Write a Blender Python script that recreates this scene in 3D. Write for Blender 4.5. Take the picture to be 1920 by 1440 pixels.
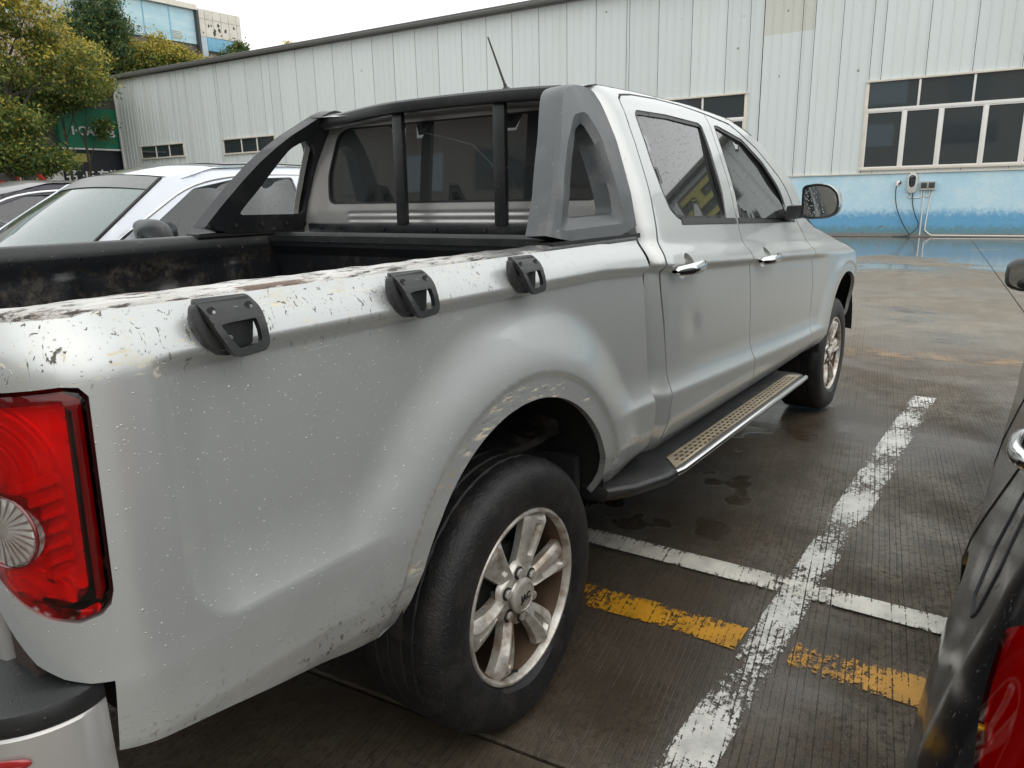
import bpy, bmesh, math, random
import numpy as np
from mathutils import Vector, Matrix, geometry
random.seed(7); RNG = np.random.default_rng(11)
R = math.radians
scene = bpy.context.scene
COL = scene.collection
for o in list(bpy.data.objects): bpy.data.objects.remove(o)

# ------------------------------------------------------------------ camera
cam_d = bpy.data.cameras.new('camera'); cam = bpy.data.objects.new('camera', cam_d); COL.objects.link(cam)
scene.camera = cam
cam_d.sensor_width = 36.0; cam_d.lens = 1384.9 / 1920 * 36.0
cam_d.clip_start = 0.02; cam_d.clip_end = 2000
def cam_axes(yaw, pitch, roll):
    f = Vector((math.cos(pitch)*math.cos(yaw), math.cos(pitch)*math.sin(yaw), math.sin(pitch)))
    r = Vector((math.sin(yaw), -math.cos(yaw), 0)); u = r.cross(f)
    return r*math.cos(roll)+u*math.sin(roll), u*math.cos(roll)-r*math.sin(roll), f
cr_, cu_, cf_ = cam_axes(0.6139, -0.2483, -0.0219)
cam.matrix_world = Matrix(((cr_.x, cu_.x, -cf_.x, -1.3622), (cr_.y, cu_.y, -cf_.y, -1.7957), (cr_.z, cu_.z, -cf_.z, 1.2979), (0, 0, 0, 1)))

# ------------------------------------------------------------------ world, sun, exposure
world = bpy.data.worlds.new('World'); scene.world = world; world.use_nodes = True
wn = world.node_tree; wn.nodes.clear()
sky = wn.nodes.new('ShaderNodeTexSky'); sky.sky_type = 'NISHITA'; sky.sun_disc = False
sky.sun_elevation = R(52); sky.sun_rotation = R(200); sky.dust_density = 6; sky.air_density = 1.0
mixs = wn.nodes.new('ShaderNodeMix'); mixs.data_type = 'RGBA'; mixs.inputs[0].default_value = 0.88
mixs.inputs[7].default_value = (11.6, 11.8, 11.7, 1)
bg = wn.nodes.new('ShaderNodeBackground'); bg.inputs[1].default_value = 0.1
wo = wn.nodes.new('ShaderNodeOutputWorld')
wn.links.new(sky.outputs[0], mixs.inputs[6]); wn.links.new(mixs.outputs[2], bg.inputs[0]); wn.links.new(bg.outputs[0], wo.inputs[0])
sun_d = bpy.data.lights.new('sun', 'SUN'); sun_d.energy = 0.5; sun_d.angle = R(75); sun_d.color = (1, .96, .9)
sun = bpy.data.objects.new('sun', sun_d); COL.objects.link(sun); sun.rotation_euler = (R(38), 0, R(-20))
scene.view_settings.view_transform = 'Standard'; scene.view_settings.look = 'None'
scene.view_settings.gamma = 1.0; scene.view_settings.use_curve_mapping = False
scene.view_settings.exposure = 0.44
scene.render.engine = 'CYCLES'
scene.cycles.max_bounces = 8; scene.cycles.transparent_max_bounces = 12

# ------------------------------------------------------------------ node helper
class NT:
    def __init__(s, name):
        s.m = bpy.data.materials.new(name); s.m.use_nodes = True; s.t = s.m.node_tree; s.t.nodes.clear()
        s.out = s.t.nodes.new('ShaderNodeOutputMaterial'); s._obj = None
    def n(s, typ, **kw):
        x = s.t.nodes.new(typ)
        for k, v in kw.items(): setattr(x, k, v)
        return x
    def set(s, sock, v):
        if isinstance(v, bpy.types.NodeSocket): s.t.links.new(v, sock)
        elif v is not None:
            if isinstance(v, (tuple, list)) and sock.type == 'RGBA' and len(v) == 3: v = (*v, 1)
            sock.default_value = v
    def M(s, op, a, b=None, c=None, clamp=False):
        x = s.n('ShaderNodeMath', operation=op, use_clamp=clamp)
        s.set(x.inputs[0], a)
        if b is not None: s.set(x.inputs[1], b)
        if c is not None: s.set(x.inputs[2], c)
        return x.outputs[0]
    def ss(s, v, lo, hi):       # smoothstep 0..1
        x = s.n('ShaderNodeMapRange', interpolation_type='SMOOTHSTEP')
        s.set(x.inputs[0], v); x.inputs[1].default_value = lo; x.inputs[2].default_value = hi
        return x.outputs[0]
    def obj(s):
        if s._obj is None: s._obj = s.n('ShaderNodeTexCoord').outputs['Object']
        return s._obj
    def xyz(s, v=None):
        x = s.n('ShaderNodeSeparateXYZ'); s.set(x.inputs[0], v or s.obj()); return x.outputs
    def mapv(s, v, scale=(1, 1, 1), rot=(0, 0, 0), loc=(0, 0, 0)):
        x = s.n('ShaderNodeMapping'); s.set(x.inputs[0], v); x.inputs[1].default_value = loc
        x.inputs[2].default_value = rot; x.inputs[3].default_value = scale; return x.outputs[0]
    def noise(s, scale, detail=4, rough=.55, v=None, dist=0.0, color=False):
        x = s.n('ShaderNodeTexNoise'); s.set(x.inputs['Vector'], v or s.obj())
        x.inputs['Scale'].default_value = scale; x.inputs['Detail'].default_value = detail
        x.inputs['Roughness'].default_value = rough; x.inputs['Distortion'].default_value = dist
        return x.outputs[1 if color else 0]
    def vor(s, scale, v=None, feature='F1', rnd=1.0):
        x = s.n('ShaderNodeTexVoronoi', feature=feature); s.set(x.inputs['Vector'], v or s.obj())
        x.inputs['Scale'].default_value = scale; x.inputs['Randomness'].default_value = rnd
        return x.outputs
    def mix(s, f, a, b):
        x = s.n('ShaderNodeMix', data_type='RGBA'); s.set(x.inputs[0], f); s.set(x.inputs[6], a); s.set(x.inputs[7], b)
        return x.outputs[2]
    def mixf(s, f, a, b):
        x = s.n('ShaderNodeMix', data_type='FLOAT'); s.set(x.inputs[0], f); s.set(x.inputs[2], a); s.set(x.inputs[3], b)
        return x.outputs[0]
    def bump(s, h, dist, strength=1.0, normal=None):
        x = s.n('ShaderNodeBump'); s.set(x.inputs['Height'], h); x.inputs['Distance'].default_value = dist
        x.inputs['Strength'].default_value = strength
        if normal is not None: s.set(x.inputs['Normal'], normal)
        return x.outputs[0]
    def pbr(s, color=None, rough=.5, metal=0, normal=None, coat=None, coat_rough=.03, spec=None, trans=None, ior=None, alpha=None, emit=None, coat_normal=None):
        x = s.n('ShaderNodeBsdfPrincipled')
        s.set(x.inputs['Base Color'], color); s.set(x.inputs['Roughness'], rough); s.set(x.inputs['Metallic'], metal)
        if normal is not None: s.set(x.inputs['Normal'], normal)
        if coat is not None: s.set(x.inputs['Coat Weight'], coat); s.set(x.inputs['Coat Roughness'], coat_rough)
        if coat_normal is not None: s.set(x.inputs['Coat Normal'], coat_normal)
        if spec is not None: s.set(x.inputs['Specular IOR Level'], spec)
        if trans is not None: s.set(x.inputs['Transmission Weight'], trans)
        if ior is not None: s.set(x.inputs['IOR'], ior)
        return x.outputs[0]
    def done(s, sh): s.t.links.new(sh, s.out.inputs[0]); return s.m
    def drops(s, scale, size=.22, dens=.45):
        v = s.vor(scale); r = s.xyz(v['Color'])
        rad = s.M('MULTIPLY', s.M('SUBTRACT', r[0], 1-dens, clamp=True), size/dens)
        h = s.M('SUBTRACT', rad, v['Distance'], clamp=True)
        return s.M('POWER', s.M('MULTIPLY', h, 8.0), .6)

def simple(name, color, rough=.5, metal=0, noise=0.0, nscale=30, bump=0.0, coat=None, spec=None):
    t = NT(name); c = color; nrm = None; rg = rough
    if noise > 0:
        nz = t.noise(nscale, 5)
        c = t.mix(nz, tuple(max(0, k*(1-noise)) for k in color), tuple(min(1, k*(1+noise)) for k in color))
        rg = t.mixf(nz, rough*.85, min(1, rough*1.15))
    if bump > 0: nrm = t.bump(t.noise(nscale*3, 4), bump)
    return t.done(t.pbr(c, rg, metal, nrm, coat=coat, spec=spec))

# ------------------------------------------------------------------ materials
def mat_silver(name, base=(.50, .52, .515), worn=True, chips=None, droplets=True):
    t = NT(name); p = t.xyz()
    flake = t.noise(900, 2)
    col = t.mix(t.noise(3.0, 3), tuple(k*.96 for k in base), tuple(k*1.04 for k in base))
    rough = t.mixf(t.noise(14, 5), .29, .39)
    dirt = None
    if worn:
        # grime and mud spatter low on the flank
        low = t.ss(p[2], .74, .50)
        spk = t.ss(t.noise(90, 6, .7), .56, .63)
        film = t.M('MULTIPLY', low, t.ss(t.noise(9, 6, .65), .42, .75))
        col = t.mix(t.M('MULTIPLY', film, .75), col, (.22, .19, .13))
        col = t.mix(t.M('MULTIPLY', spk, t.M('MULTIPLY', t.ss(p[2], .68, .54), t.ss(t.noise(11, 3), .45, .6))), col, (.10, .062, .025))
        # scratches on the upper strip of the flank
        st = t.mapv(t.obj(), scale=(1, 1, .22), rot=(0, R(25), 0))
        s1 = t.ss(t.noise(85, 5, .6, v=st, dist=1.6), .605, .65)
        top = t.M('MULTIPLY', t.ss(p[2], 1.04, 1.13), t.ss(p[0], .45, -.5))
        sc = t.M('MULTIPLY', s1, top)
        col = t.mix(sc, col, (.085, .075, .06))
        st2 = t.mapv(t.obj(), scale=(.3, 1, 1), rot=(0, R(-40), 0))
        s2 = t.ss(t.noise(90, 5, .6, v=st2, dist=.8), .62, .66)
        sc2 = t.M('MULTIPLY', s2, top)
        col = t.mix(sc2, col, (.62, .56, .42))
        yl = t.M('MULTIPLY', t.ss(t.noise(17, 6, .7), .55, .68), top)
        col = t.mix(t.M('MULTIPLY', yl, .45), col, (.50, .43, .29))
        dirt = t.M('ADD', t.M('ADD', film, sc), sc2, clamp=True)
        # scraped lip of the wheel arch
        cx, cz = (-.03, .445)
        dx = t.M('SUBTRACT', p[0], cx); dz = t.M('SUBTRACT', p[2], cz)
        rr = t.M('SQRT', t.M('ADD', t.M('MULTIPLY', dx, dx), t.M('MULTIPLY', dz, dz)))
        lip = t.M('MULTIPLY', t.M('MULTIPLY', t.ss(rr, .470, .425), t.ss(p[0], .34, .20)), t.ss(t.noise(7, 3, .5), .44, .60))
        sv = t.mapv(t.obj(), scale=(.16, 1, 1), rot=(0, R(28), 0))
        cs = t.ss(t.noise(120, 5, .62, v=sv), .56, .62)
        col = t.mix(t.M('MULTIPLY', lip, cs), col, (.60, .53, .38))
        ds = t.ss(t.noise(150, 4, .6, v=sv), .57, .63)
        col = t.mix(t.M('MULTIPLY', t.M('MULTIPLY', lip, ds), .5), col, (.22, .21, .19))
        chip = t.M('MULTIPLY', t.M('MULTIPLY', lip, t.ss(p[0], -.10, -.24)), t.ss(t.noise(34, 3, .5), .63, .65))
        col = t.mix(chip, col, (.66, .50, .22))
        dirt = t.M('ADD', dirt, t.M('MULTIPLY', lip, cs), clamp=True)
    metal = .50
    if dirt is not None:
        metal = t.mixf(dirt, .50, 0.0); rough = t.mixf(dirt, rough, .6)
    h = t.noise(2.2, 2)
    nrm = t.bump(h, .004, .5)
    cn = nrm
    if droplets:
        d = t.M('ADD', t.drops(95, .20, .40), t.M('MULTIPLY', t.drops(190, .27, .45), .6))
        cn = t.bump(d, .0014, .9, nrm)
        nb = t.bump(d, .0010, .8, nrm)
    else: nb = nrm
    if worn:
        # the big front and rear dents ripple the reflection a little
        nb = t.bump(t.noise(30, 2), .0004, .6, nb)
    return t.done(t.pbr(col, rough, metal, nb, coat=.55 if dirt is None else t.mixf(dirt, .55, 0.05), coat_rough=.05, coat_normal=cn))

def mat_glass(name, tint=(.02, .024, .024), drops=True, alpha=.12, spec=.9):
    t = NT(name)
    nrm = None
    if drops:
        d = t.M('ADD', t.drops(85, .34, .6), t.drops(170, .34, .55))
        nrm = t.bump(d, .0018, .8)
    g = t.pbr(tint, .03, 0, nrm, spec=spec, coat=.5, coat_rough=.02)
    tr = t.n('ShaderNodeBsdfTransparent'); tr.inputs[0].default_value = (.75, .8, .78, 1)
    mx = t.n('ShaderNodeMixShader'); mx.inputs[0].default_value = 1-alpha
    t.t.links.new(tr.outputs[0], mx.inputs[1]); t.t.links.new(g, mx.inputs[2])
    return t.done(mx.outputs[0])

def mat_red_lens(name, col=(.96, .012, .022)):
    t = NT(name)
    gl = t.n('ShaderNodeBsdfGlossy'); gl.inputs['Roughness'].default_value = .04; gl.inputs[0].default_value = (1, 1, 1, 1)
    tr = t.n('ShaderNodeBsdfTransparent'); tr.inputs[0].default_value = (*col, 1)
    fr = t.n('ShaderNodeFresnel'); fr.inputs[0].default_value = 1.45
    nz = t.bump(t.noise(6, 2), .003, .4); t.t.links.new(nz, gl.inputs['Normal'])
    mx = t.n('ShaderNodeMixShader'); t.t.links.new(fr.outputs[0], mx.inputs[0])
    t.t.links.new(tr.outputs[0], mx.inputs[1]); t.t.links.new(gl.outputs[0], mx.inputs[2])
    return t.done(mx.outputs[0])

def mat_plastic(name, color, rough=.45, dust=(.25, .24, .22), amount=.25, drops=True):
    t = NT(name)
    nz = t.noise(7, 6, .65); sc = t.ss(t.noise(120, 4, .6, v=t.mapv(t.obj(), scale=(.2, 1, 1))), .66, .72)
    col = t.mix(t.M('MULTIPLY', t.ss(nz, .45, .75), amount), color, dust)
    col = t.mix(t.M('MULTIPLY', sc, .35), col, (.4, .4, .38))
    nrm = t.bump(t.noise(260, 3), .0006, .5)
    if drops: nrm = t.bump(t.drops(120, .3, .4), .0012, .7, nrm)
    return t.done(t.pbr(col, t.mixf(nz, rough*.75, min(1, rough*1.25)), 0, nrm, spec=.5))

def mat_bed(name):
    t = NT(name); p = t.xyz()
    nz = t.noise(6, 7, .65); n2 = t.noise(45, 5, .7)
    m = t.M('MULTIPLY', t.ss(nz, .46, .68), t.ss(n2, .35, .65))
    m = t.M('MULTIPLY', m, t.ss(p[2], 1.14, 1.06))
    col = t.mix(t.M('MULTIPLY', m, .8), (.010, .011, .013), (.095, .078, .055))
    sp = t.ss(t.noise(160, 3, .6), .70, .73)
    col = t.mix(t.M('MULTIPLY', sp, .5), col, (.4, .4, .38))
    return t.done(t.pbr(col, t.mixf(m, .30, .75), 0, t.bump(n2, .0012), spec=.5))

def mat_railcap(name):
    t = NT(name); p = t.xyz()
    st = t.mapv(t.obj(), scale=(.25, 1, 1))
    a = t.noise(26, 6, .7, v=st, dist=.8); b = t.noise(60, 6, .7, v=st)
    col = t.mix(t.ss(a, .40, .60), (.50, .49, .46), (.66, .65, .62))
    col = t.mix(t.ss(b, .50, .60), col, (.06, .045, .04))
    col = t.mix(t.ss(t.noise(16, 6, .75, v=st), .54, .64), col, (.15, .095, .065))
    bl = t.M('MULTIPLY', t.ss(p[0], -.45, .15), t.ss(t.noise(20, 6, .7, v=st), .34, .55))
    bl = t.M('MAXIMUM', bl, t.ss(p[0], .05, .30))
    col = t.mix(bl, col, (.022, .023, .025))
    return t.done(t.pbr(col, .38, .1, t.bump(t.M('ADD', a, b), .006), spec=.6))

def mat_tyre(name):
    t = NT(name)
    nz = t.noise(16, 6, .65); n2 = t.noise(150, 4, .65)
    col = t.mix(t.ss(nz, .42, .7), (.007, .0075, .009), (.024, .022, .020))
    col = t.mix(t.M('MULTIPLY', t.ss(n2, .62, .70), .4), col, (.16, .16, .16))
    return t.done(t.pbr(col, t.mixf(nz, .38, .62), 0, t.bump(n2, .0025), spec=.5))

def mat_alloy(name):
    t = NT(name); p = t.xyz()
    nz = t.noise(18, 6, .65); n2 = t.noise(90, 5, .7)
    col = t.mix(t.ss(nz, .38, .72), (.64, .62, .58), (.34, .29, .23))
    rust = t.M('MULTIPLY', t.ss(t.noise(9, 5, .6), .55, .72), .6)
    col = t.mix(rust, col, (.16, .085, .045))
    col = t.mix(t.M('MULTIPLY', t.ss(n2, .62, .70), .5), col, (.10, .07, .045))
    return t.done(t.pbr(col, t.mixf(nz, .30, .55), t.mixf(rust, .6, .2), t.bump(n2, .0008), spec=.5))

def mat_concrete(name, under=False):
    t = NT(name); geo = t.n('ShaderNodeNewGeometry').outputs['Position']
    pr = t.mapv(geo, rot=(0, 0, -R(9.0))); q = t.xyz(pr); p = t.xyz(geo)
    big = t.noise(.55, 5, .6, v=geo, dist=.6); mid = t.noise(3.2, 6, .65, v=geo); fine = t.noise(45, 6, .7, v=geo); tiny = t.noise(260, 4, .7, v=geo)
    streak = t.noise(5, 5, .6, v=t.mapv(geo, scale=(.18, 1, 1), rot=(0, 0, -R(9))))
    col = t.mix(t.ss(mid, .3, .7), (.070, .056, .038), (.215, .186, .144))
    col = t.mix(t.M('MULTIPLY', t.ss(big, .45, .62), .70), col, (.062, .042, .025))
    md = t.noise(14, 6, .72, v=geo); col = t.mix(t.M('MULTIPLY', t.ss(md, .50, .62), .55), col, (.050, .042, .033))
    col = t.mix(t.M('MULTIPLY', t.ss(streak, .5, .7), .35), col, (.055, .045, .034))
    col = t.mix(t.M('MULTIPLY', t.ss(fine, .49, .60), .70), col, (.034, .028, .022))
    col = t.mix(t.M('MULTIPLY', t.ss(tiny, .58, .66), .7), col, (.34, .31, .27))
    col = t.mix(t.M('MULTIPLY', t.ss(tiny, .44, .36), .7), col, (.018, .014, .011))
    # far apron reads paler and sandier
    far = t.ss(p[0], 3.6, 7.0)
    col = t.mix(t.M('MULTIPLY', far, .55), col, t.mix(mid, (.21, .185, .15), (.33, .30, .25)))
    # browner, darker bay where vehicles stand
    bay = t.M('MULTIPLY', t.ss(p[1], -1.35, -1.0), t.ss(p[0], 4.4, 3.6))
    col = t.mix(t.M('MULTIPLY', bay, .55), col, (.058, .043, .028))
    jq = t.xyz(t.mapv(geo, rot=(0, 0, -R(6.0)))); ju = t.M('ABSOLUTE', t.M('SUBTRACT', jq[0], 5.05))
    deb = t.M('MULTIPLY', t.ss(ju, .26, .0), t.ss(t.noise(5, 5, .65, v=geo), .42, .62)); col = t.mix(t.M('MULTIPLY', deb, .7), col, (.30, .20, .105))
    # broomed grooves
    wob = t.M('MULTIPLY', t.M('SUBTRACT', t.noise(1.3, 2, v=geo), .5), .016)
    gv = t.M('DIVIDE', t.M('ADD', q[1], wob), .0195)
    cell = t.M('FLOOR', gv); fr = t.M('SUBTRACT', gv, cell)
    jit = t.n('ShaderNodeTexWhiteNoise', noise_dimensions='1D'); t.set(jit.inputs['W'], cell)
    c0 = t.M('ADD', .35, t.M('MULTIPLY', jit.outputs[0], .3))
    dd = t.M('ABSOLUTE', t.M('SUBTRACT', fr, c0))
    gr = t.ss(dd, .085, .015)
    gmask = t.M('MULTIPLY', t.ss(t.noise(1.1, 4, v=geo), .30, .46), t.M('ADD', .35, t.M('MULTIPLY', jit.outputs[0], .65)))
    gmask = t.M('MULTIPLY', gmask, t.M('SUBTRACT', 1, t.ss(t.noise(30, 4, v=geo), .52, .75)))
    gr = t.M('MULTIPLY', gr, gmask)
    col = t.mix(t.M('MULTIPLY', gr, .72), col, (.020, .016, .012))
    # water film
    wetn = t.noise(.9, 4, .55, v=geo, dist=.5)
    wet = t.ss(wetn, .40, .62)
    pud = t.ss(t.M('ADD', t.noise(.45, 3, .5, v=geo), t.M('ADD', t.M('MULTIPLY', t.ss(p[0], 8.5, 18.5), .40), t.M('MULTIPLY', t.M('SUBTRACT', t.noise(.9, 5, .6, v=t.mapv(geo, scale=(1.6, .35, 1))), .5), .55))), .60, .78)
    pud2 = t.M('MULTIPLY', t.ss(t.noise(2.1, 3, .5, v=geo), .56, .61), t.ss(p[0], 5.0, 2.0))
    pud = t.M('MAXIMUM', pud, t.M('MULTIPLY', pud2, t.ss(p[1], -1.5, -.6)))
    rough = t.mixf(wet, .62, .36)
    rough = t.mixf(t.ss(tiny, .4, .7), rough, t.M('ADD', rough, .12))
    rough = t.mixf(pud, rough, .06)
    col = t.mix(t.M('MULTIPLY', pud, .30), col, (.05, .045, .038))
    h = t.M('ADD', t.M('MULTIPLY', fine, .45), t.M('MULTIPLY', tiny, .22))
    h = t.M('SUBTRACT', h, t.M('MULTIPLY', gr, .35))
    h = t.M('MULTIPLY', h, t.M('SUBTRACT', 1, t.M('MULTIPLY', pud, .93)))
    nrm = t.bump(h, .004, .9)
    return t.done(t.pbr(col, rough, 0, nrm, spec=t.mixf(pud, t.mixf(wet, .20, .42), .75)))

def mat_marking(name, color, thr=.5, seed=0.0, streak_y=False):
    t = NT(name); geo = t.n('ShaderNodeNewGeometry').outputs['Position']
    g2 = t.mapv(geo, loc=(seed, seed*.7, 0)); q = t.xyz(t.mapv(geo, rot=(0, 0, -R(9.0))))
    a = t.noise(55, 6, .78, v=g2, dist=.3); b = t.noise(190, 4, .75, v=g2); c = t.noise(3.0, 3, .5, v=g2)
    gvn = t.noise(60, 3, .6, v=t.mapv(geo, scale=(.25, 1, 1), rot=(0, 0, -R(9))))
    s = t.M('ADD', t.M('ADD', t.M('MULTIPLY', a, .55), t.M('MULTIPLY', b, .22)), t.M('ADD', t.M('MULTIPLY', c, .42), t.M('MULTIPLY', gvn, .22)))
    # the broom grooves break the paint as well
    wob = t.M('MULTIPLY', t.M('SUBTRACT', t.noise(1.3, 2, v=geo), .5), .016)
    gv = t.M('DIVIDE', t.M('ADD', q[1], wob), .0195); cell = t.M('FLOOR', gv)
    jit = t.n('ShaderNodeTexWhiteNoise', noise_dimensions='1D'); t.set(jit.inputs['W'], cell)
    dd = t.M('ABSOLUTE', t.M('SUBTRACT', t.M('SUBTRACT', gv, cell), t.M('ADD', .35, t.M('MULTIPLY', jit.outputs[0], .3))))
    s = t.M('SUBTRACT', s, t.M('MULTIPLY', t.ss(dd, .14, .06), t.M('ADD', .02, t.M('MULTIPLY', jit.outputs[0], .07))))
    x = t.n('ShaderNodeAttribute', attribute_name='edge')
    s = t.M('SUBTRACT', s, t.M('MULTIPLY', x.outputs['Fac'], .07))
    m = t.ss(s, thr, thr+.035)
    col = t.mix(t.ss(t.noise(9, 5, .6, v=g2), .35, .75), color, tuple(k*.62 for k in color))
    pb = t.pbr(col, .42, 0, t.bump(a, .002), spec=.5)
    tr = t.n('ShaderNodeBsdfTransparent'); mx = t.n('ShaderNodeMixShader')
    t.set(mx.inputs[0], m); t.t.links.new(tr.outputs[0], mx.inputs[1]); t.t.links.new(pb, mx.inputs[2])
    return t.done(mx.outputs[0])

def mat_sheet(name, color):
    t = NT(name); oi = t.n('ShaderNodeObjectInfo').outputs['Random']; p = t.xyz()
    g = t.n('ShaderNodeNewGeometry').outputs['Position']
    c = t.mix(oi, tuple(k*.93 for k in color), color)
    st = t.noise(1.6, 5, .6, v=t.mapv(g, scale=(1, 1, .08)))
    c = t.mix(t.M('MULTIPLY', t.ss(st, .50, .72), .20), c, (.50, .52, .49))
    sp = t.vor(1.15, v=g); dot = t.ss(sp['Distance'], .050, .035)
    c = t.mix(t.M('MULTIPLY', dot, .7), c, (.16, .13, .10))
    return t.done(t.pbr(c, .42, 0, spec=.4))

def mat_bluewall(name):
    t = NT(name); g = t.n('ShaderNodeNewGeometry').outputs['Position']; p = t.xyz(g)
    a = t.noise(1.3, 6, .65, v=g); b = t.noise(9, 6, .7, v=g)
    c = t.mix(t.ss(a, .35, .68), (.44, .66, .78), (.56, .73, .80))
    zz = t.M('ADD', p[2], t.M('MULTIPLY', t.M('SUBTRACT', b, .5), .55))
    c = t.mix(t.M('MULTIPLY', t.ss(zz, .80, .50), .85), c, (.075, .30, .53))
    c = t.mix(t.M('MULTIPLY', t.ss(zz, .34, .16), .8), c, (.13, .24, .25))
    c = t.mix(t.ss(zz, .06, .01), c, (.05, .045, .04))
    pe = t.M('MULTIPLY', t.ss(t.noise(1.7, 3, .6, v=t.mapv(g, scale=(1, .6, 2.2))), .66, .68), t.ss(p[2], .55, .35))
    c = t.mix(pe, c, (.20, .15, .10))
    return t.done(t.pbr(c, .65, 0, t.bump(b, .01), spec=.3))

def mat_leaf(name, c1, c2):
    t = NT(name); g = t.n('ShaderNodeNewGeometry').outputs['Position']
    col = t.mix(t.ss(t.noise(1.2, 3, v=g), .35, .65), c1, c2)
    pb = t.pbr(col, .5, 0, spec=.35)
    tl = t.n('ShaderNodeBsdfTranslucent'); t.set(tl.inputs[0], col)
    mx = t.n('ShaderNodeMixShader'); mx.inputs[0].default_value = .35
    t.t.links.new(pb, mx.inputs[1]); t.t.links.new(tl.outputs[0], mx.inputs[2])
    return t.done(mx.outputs[0])

MS = {}
MS['silver'] = mat_silver('silver_paint')
MS['silver_clean'] = mat_silver('silver_paint_clean', worn=False)
MS['silver_dry'] = mat_silver('silver_paint_plain', base=(.50, .495, .48), worn=False, droplets=False)
MS['glass_dark'] = mat_glass('tinted_glass', alpha=.03)
MS['glass_rear'] = mat_glass('rear_tinted_glass', alpha=.05, tint=(.040, .045, .045), drops=False, spec=.8)
MS['glass_shield'] = mat_glass('windscreen_glass', tint=(.12, .17, .16), alpha=.10, spec=.7)
MS['glass_win'] = mat_glass('window_pane_glass', tint=(.035, .045, .048), alpha=.0, drops=False, spec=1.0)
MS['rubber'] = simple('black_rubber', (.012, .012, .012), .45)
MS['black'] = mat_plastic('black_plastic', (.016, .017, .018), .38, amount=.08)
MS['black_paint'] = mat_plastic('black_powder_coat', (.014, .015, .017), .36, amount=.10, drops=False)
MS['grey_bar'] = mat_plastic('grey_sport_bar', (.050, .057, .060), .38, dust=(.14, .14, .135), amount=.5)
MS['dark'] = simple('dark_underbody', (.010, .010, .010), .8, noise=.3)
MS['bed'] = mat_bed('bed_liner')
MS['railcap'] = mat_railcap('worn_rail_cap')
MS['tyre'] = mat_tyre('tyre_rubber'); MS['alloy'] = mat_alloy('alloy')
MS['barrel'] = simple('dirty_rim_barrel', (.10, .062, .038), .6, .3, noise=.5, nscale=25)
MS['chrome'] = simple('chrome', (.72, .72, .72), .10, 1.0, noise=.06, nscale=60)
MS['tread'] = simple('step_tread_metal', (.46, .38, .27), .38, .7, noise=.25, nscale=14)  # golden-brown reflection put into the tread's base colour
MS['rust'] = simple('rusty_steel', (.035, .022, .016), .8, noise=.6, nscale=60, bump=.003)
MS['red_lens'] = mat_red_lens('red_lens'); MS['clear_lens'] = mat_red_lens('clear_lens', (.93, .93, .90))
MS['reflector'] = simple('lamp_reflector', (.93, .91, .90), .22, .15, noise=.05)
MS['red_solid'] = simple('red_reflector', (.30, .008, .010), .18, 0, coat=1)
MS['dark_red'] = simple('dark_red_trim', (.13, .006, .010), .15, 0, coat=1)
MS['concrete'] = mat_concrete('wet_concrete')
MS['white_line'] = mat_marking('worn_white_marking', (.78, .77, .72), .662)
MS['white_line2'] = mat_marking('white_marking', (.80, .77, .68), .600, 3.0)
MS['faint_line'] = mat_marking('faint_white_marking', (.70, .69, .64), .80, 5.0)
MS['yellow_line'] = mat_marking('worn_yellow_marking', (.62, .30, .015), .645, 8.0)
MS['sheet'] = mat_sheet('white_wall_sheet', (.67, .72, .715)); MS['sheet_beige'] = mat_sheet('beige_wall_sheet', (.60, .61, .55))
MS['bluewall'] = mat_bluewall('blue_wall_paint')
MS['cream'] = simple('cream_frame', (.66, .62, .54), .5, noise=.18, nscale=4)
MS['white_metal'] = simple('white_metal', (.76, .75, .72), .45, noise=.08, nscale=5)
MS['roofedge'] = simple('grey_roof_edge', (.20, .20, .19), .6, noise=.2, nscale=3)
MS['roofsheet'] = simple('roof_sheet', (.35, .37, .38), .5, noise=.1, nscale=2)
MS['dark_in'] = simple('dark_interior', (.012, .013, .015), .9)
MS['box_dark'] = simple('meter_face', (.05, .055, .05), .3, noise=.4, nscale=40)
MS['box_grey'] = simple('meter_case', (.42, .42, .40), .4)
MS['pvc'] = simple('white_pipe', (.72, .71, .66), .4, noise=.1)
MS['cable'] = simple('dark_cable', (.025, .045, .055), .5)
MS['charger'] = simple('charger_shell', (.50, .50, .48), .3, noise=.08); MS['charger_face'] = simple('charger_face', (.02, .03, .035), .08, coat=1)
MS['yellow'] = simple('yellow_letter', (.38, .36, .10), .5)
MS['bark'] = simple('bark', (.055, .048, .038), .9, noise=.4, nscale=12)
MS['leaf_g'] = mat_leaf('green_leaf', (.055, .105, .030), (.10, .165, .045))
MS['leaf_d'] = mat_leaf('deep_green_leaf', (.035, .080, .035), (.065, .125, .050))
MS['leaf_y'] = mat_leaf('yellow_leaf', (.42, .36, .055), (.56, .43, .085))
MS['leaf_o'] = mat_leaf('olive_leaf', (.15, .18, .035), (.24, .24, .05))
MS['white_paint'] = simple('pearl_white_paint', (.66, .70, .76), .16, .15, noise=.03, nscale=3, coat=1)
MS['navy_paint'] = simple('dark_navy_paint', (.022, .021, .034), .25, .1, coat=.4)

def mat_blackcar():
    t = NT('black_car_paint'); nz = t.noise(9, 6, .65)
    col = t.mix(t.M('MULTIPLY', t.ss(nz, .5, .75), .35), (.008, .008, .009), (.06, .055, .045))
    d = t.M('ADD', t.drops(75, .3, .4), t.M('MULTIPLY', t.drops(160, .3, .4), .6))
    n = t.bump(d, .0018, .8)
    return t.done(t.pbr(col, .13, .0, n, spec=.20))
MS['black_car'] = mat_blackcar()

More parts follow.
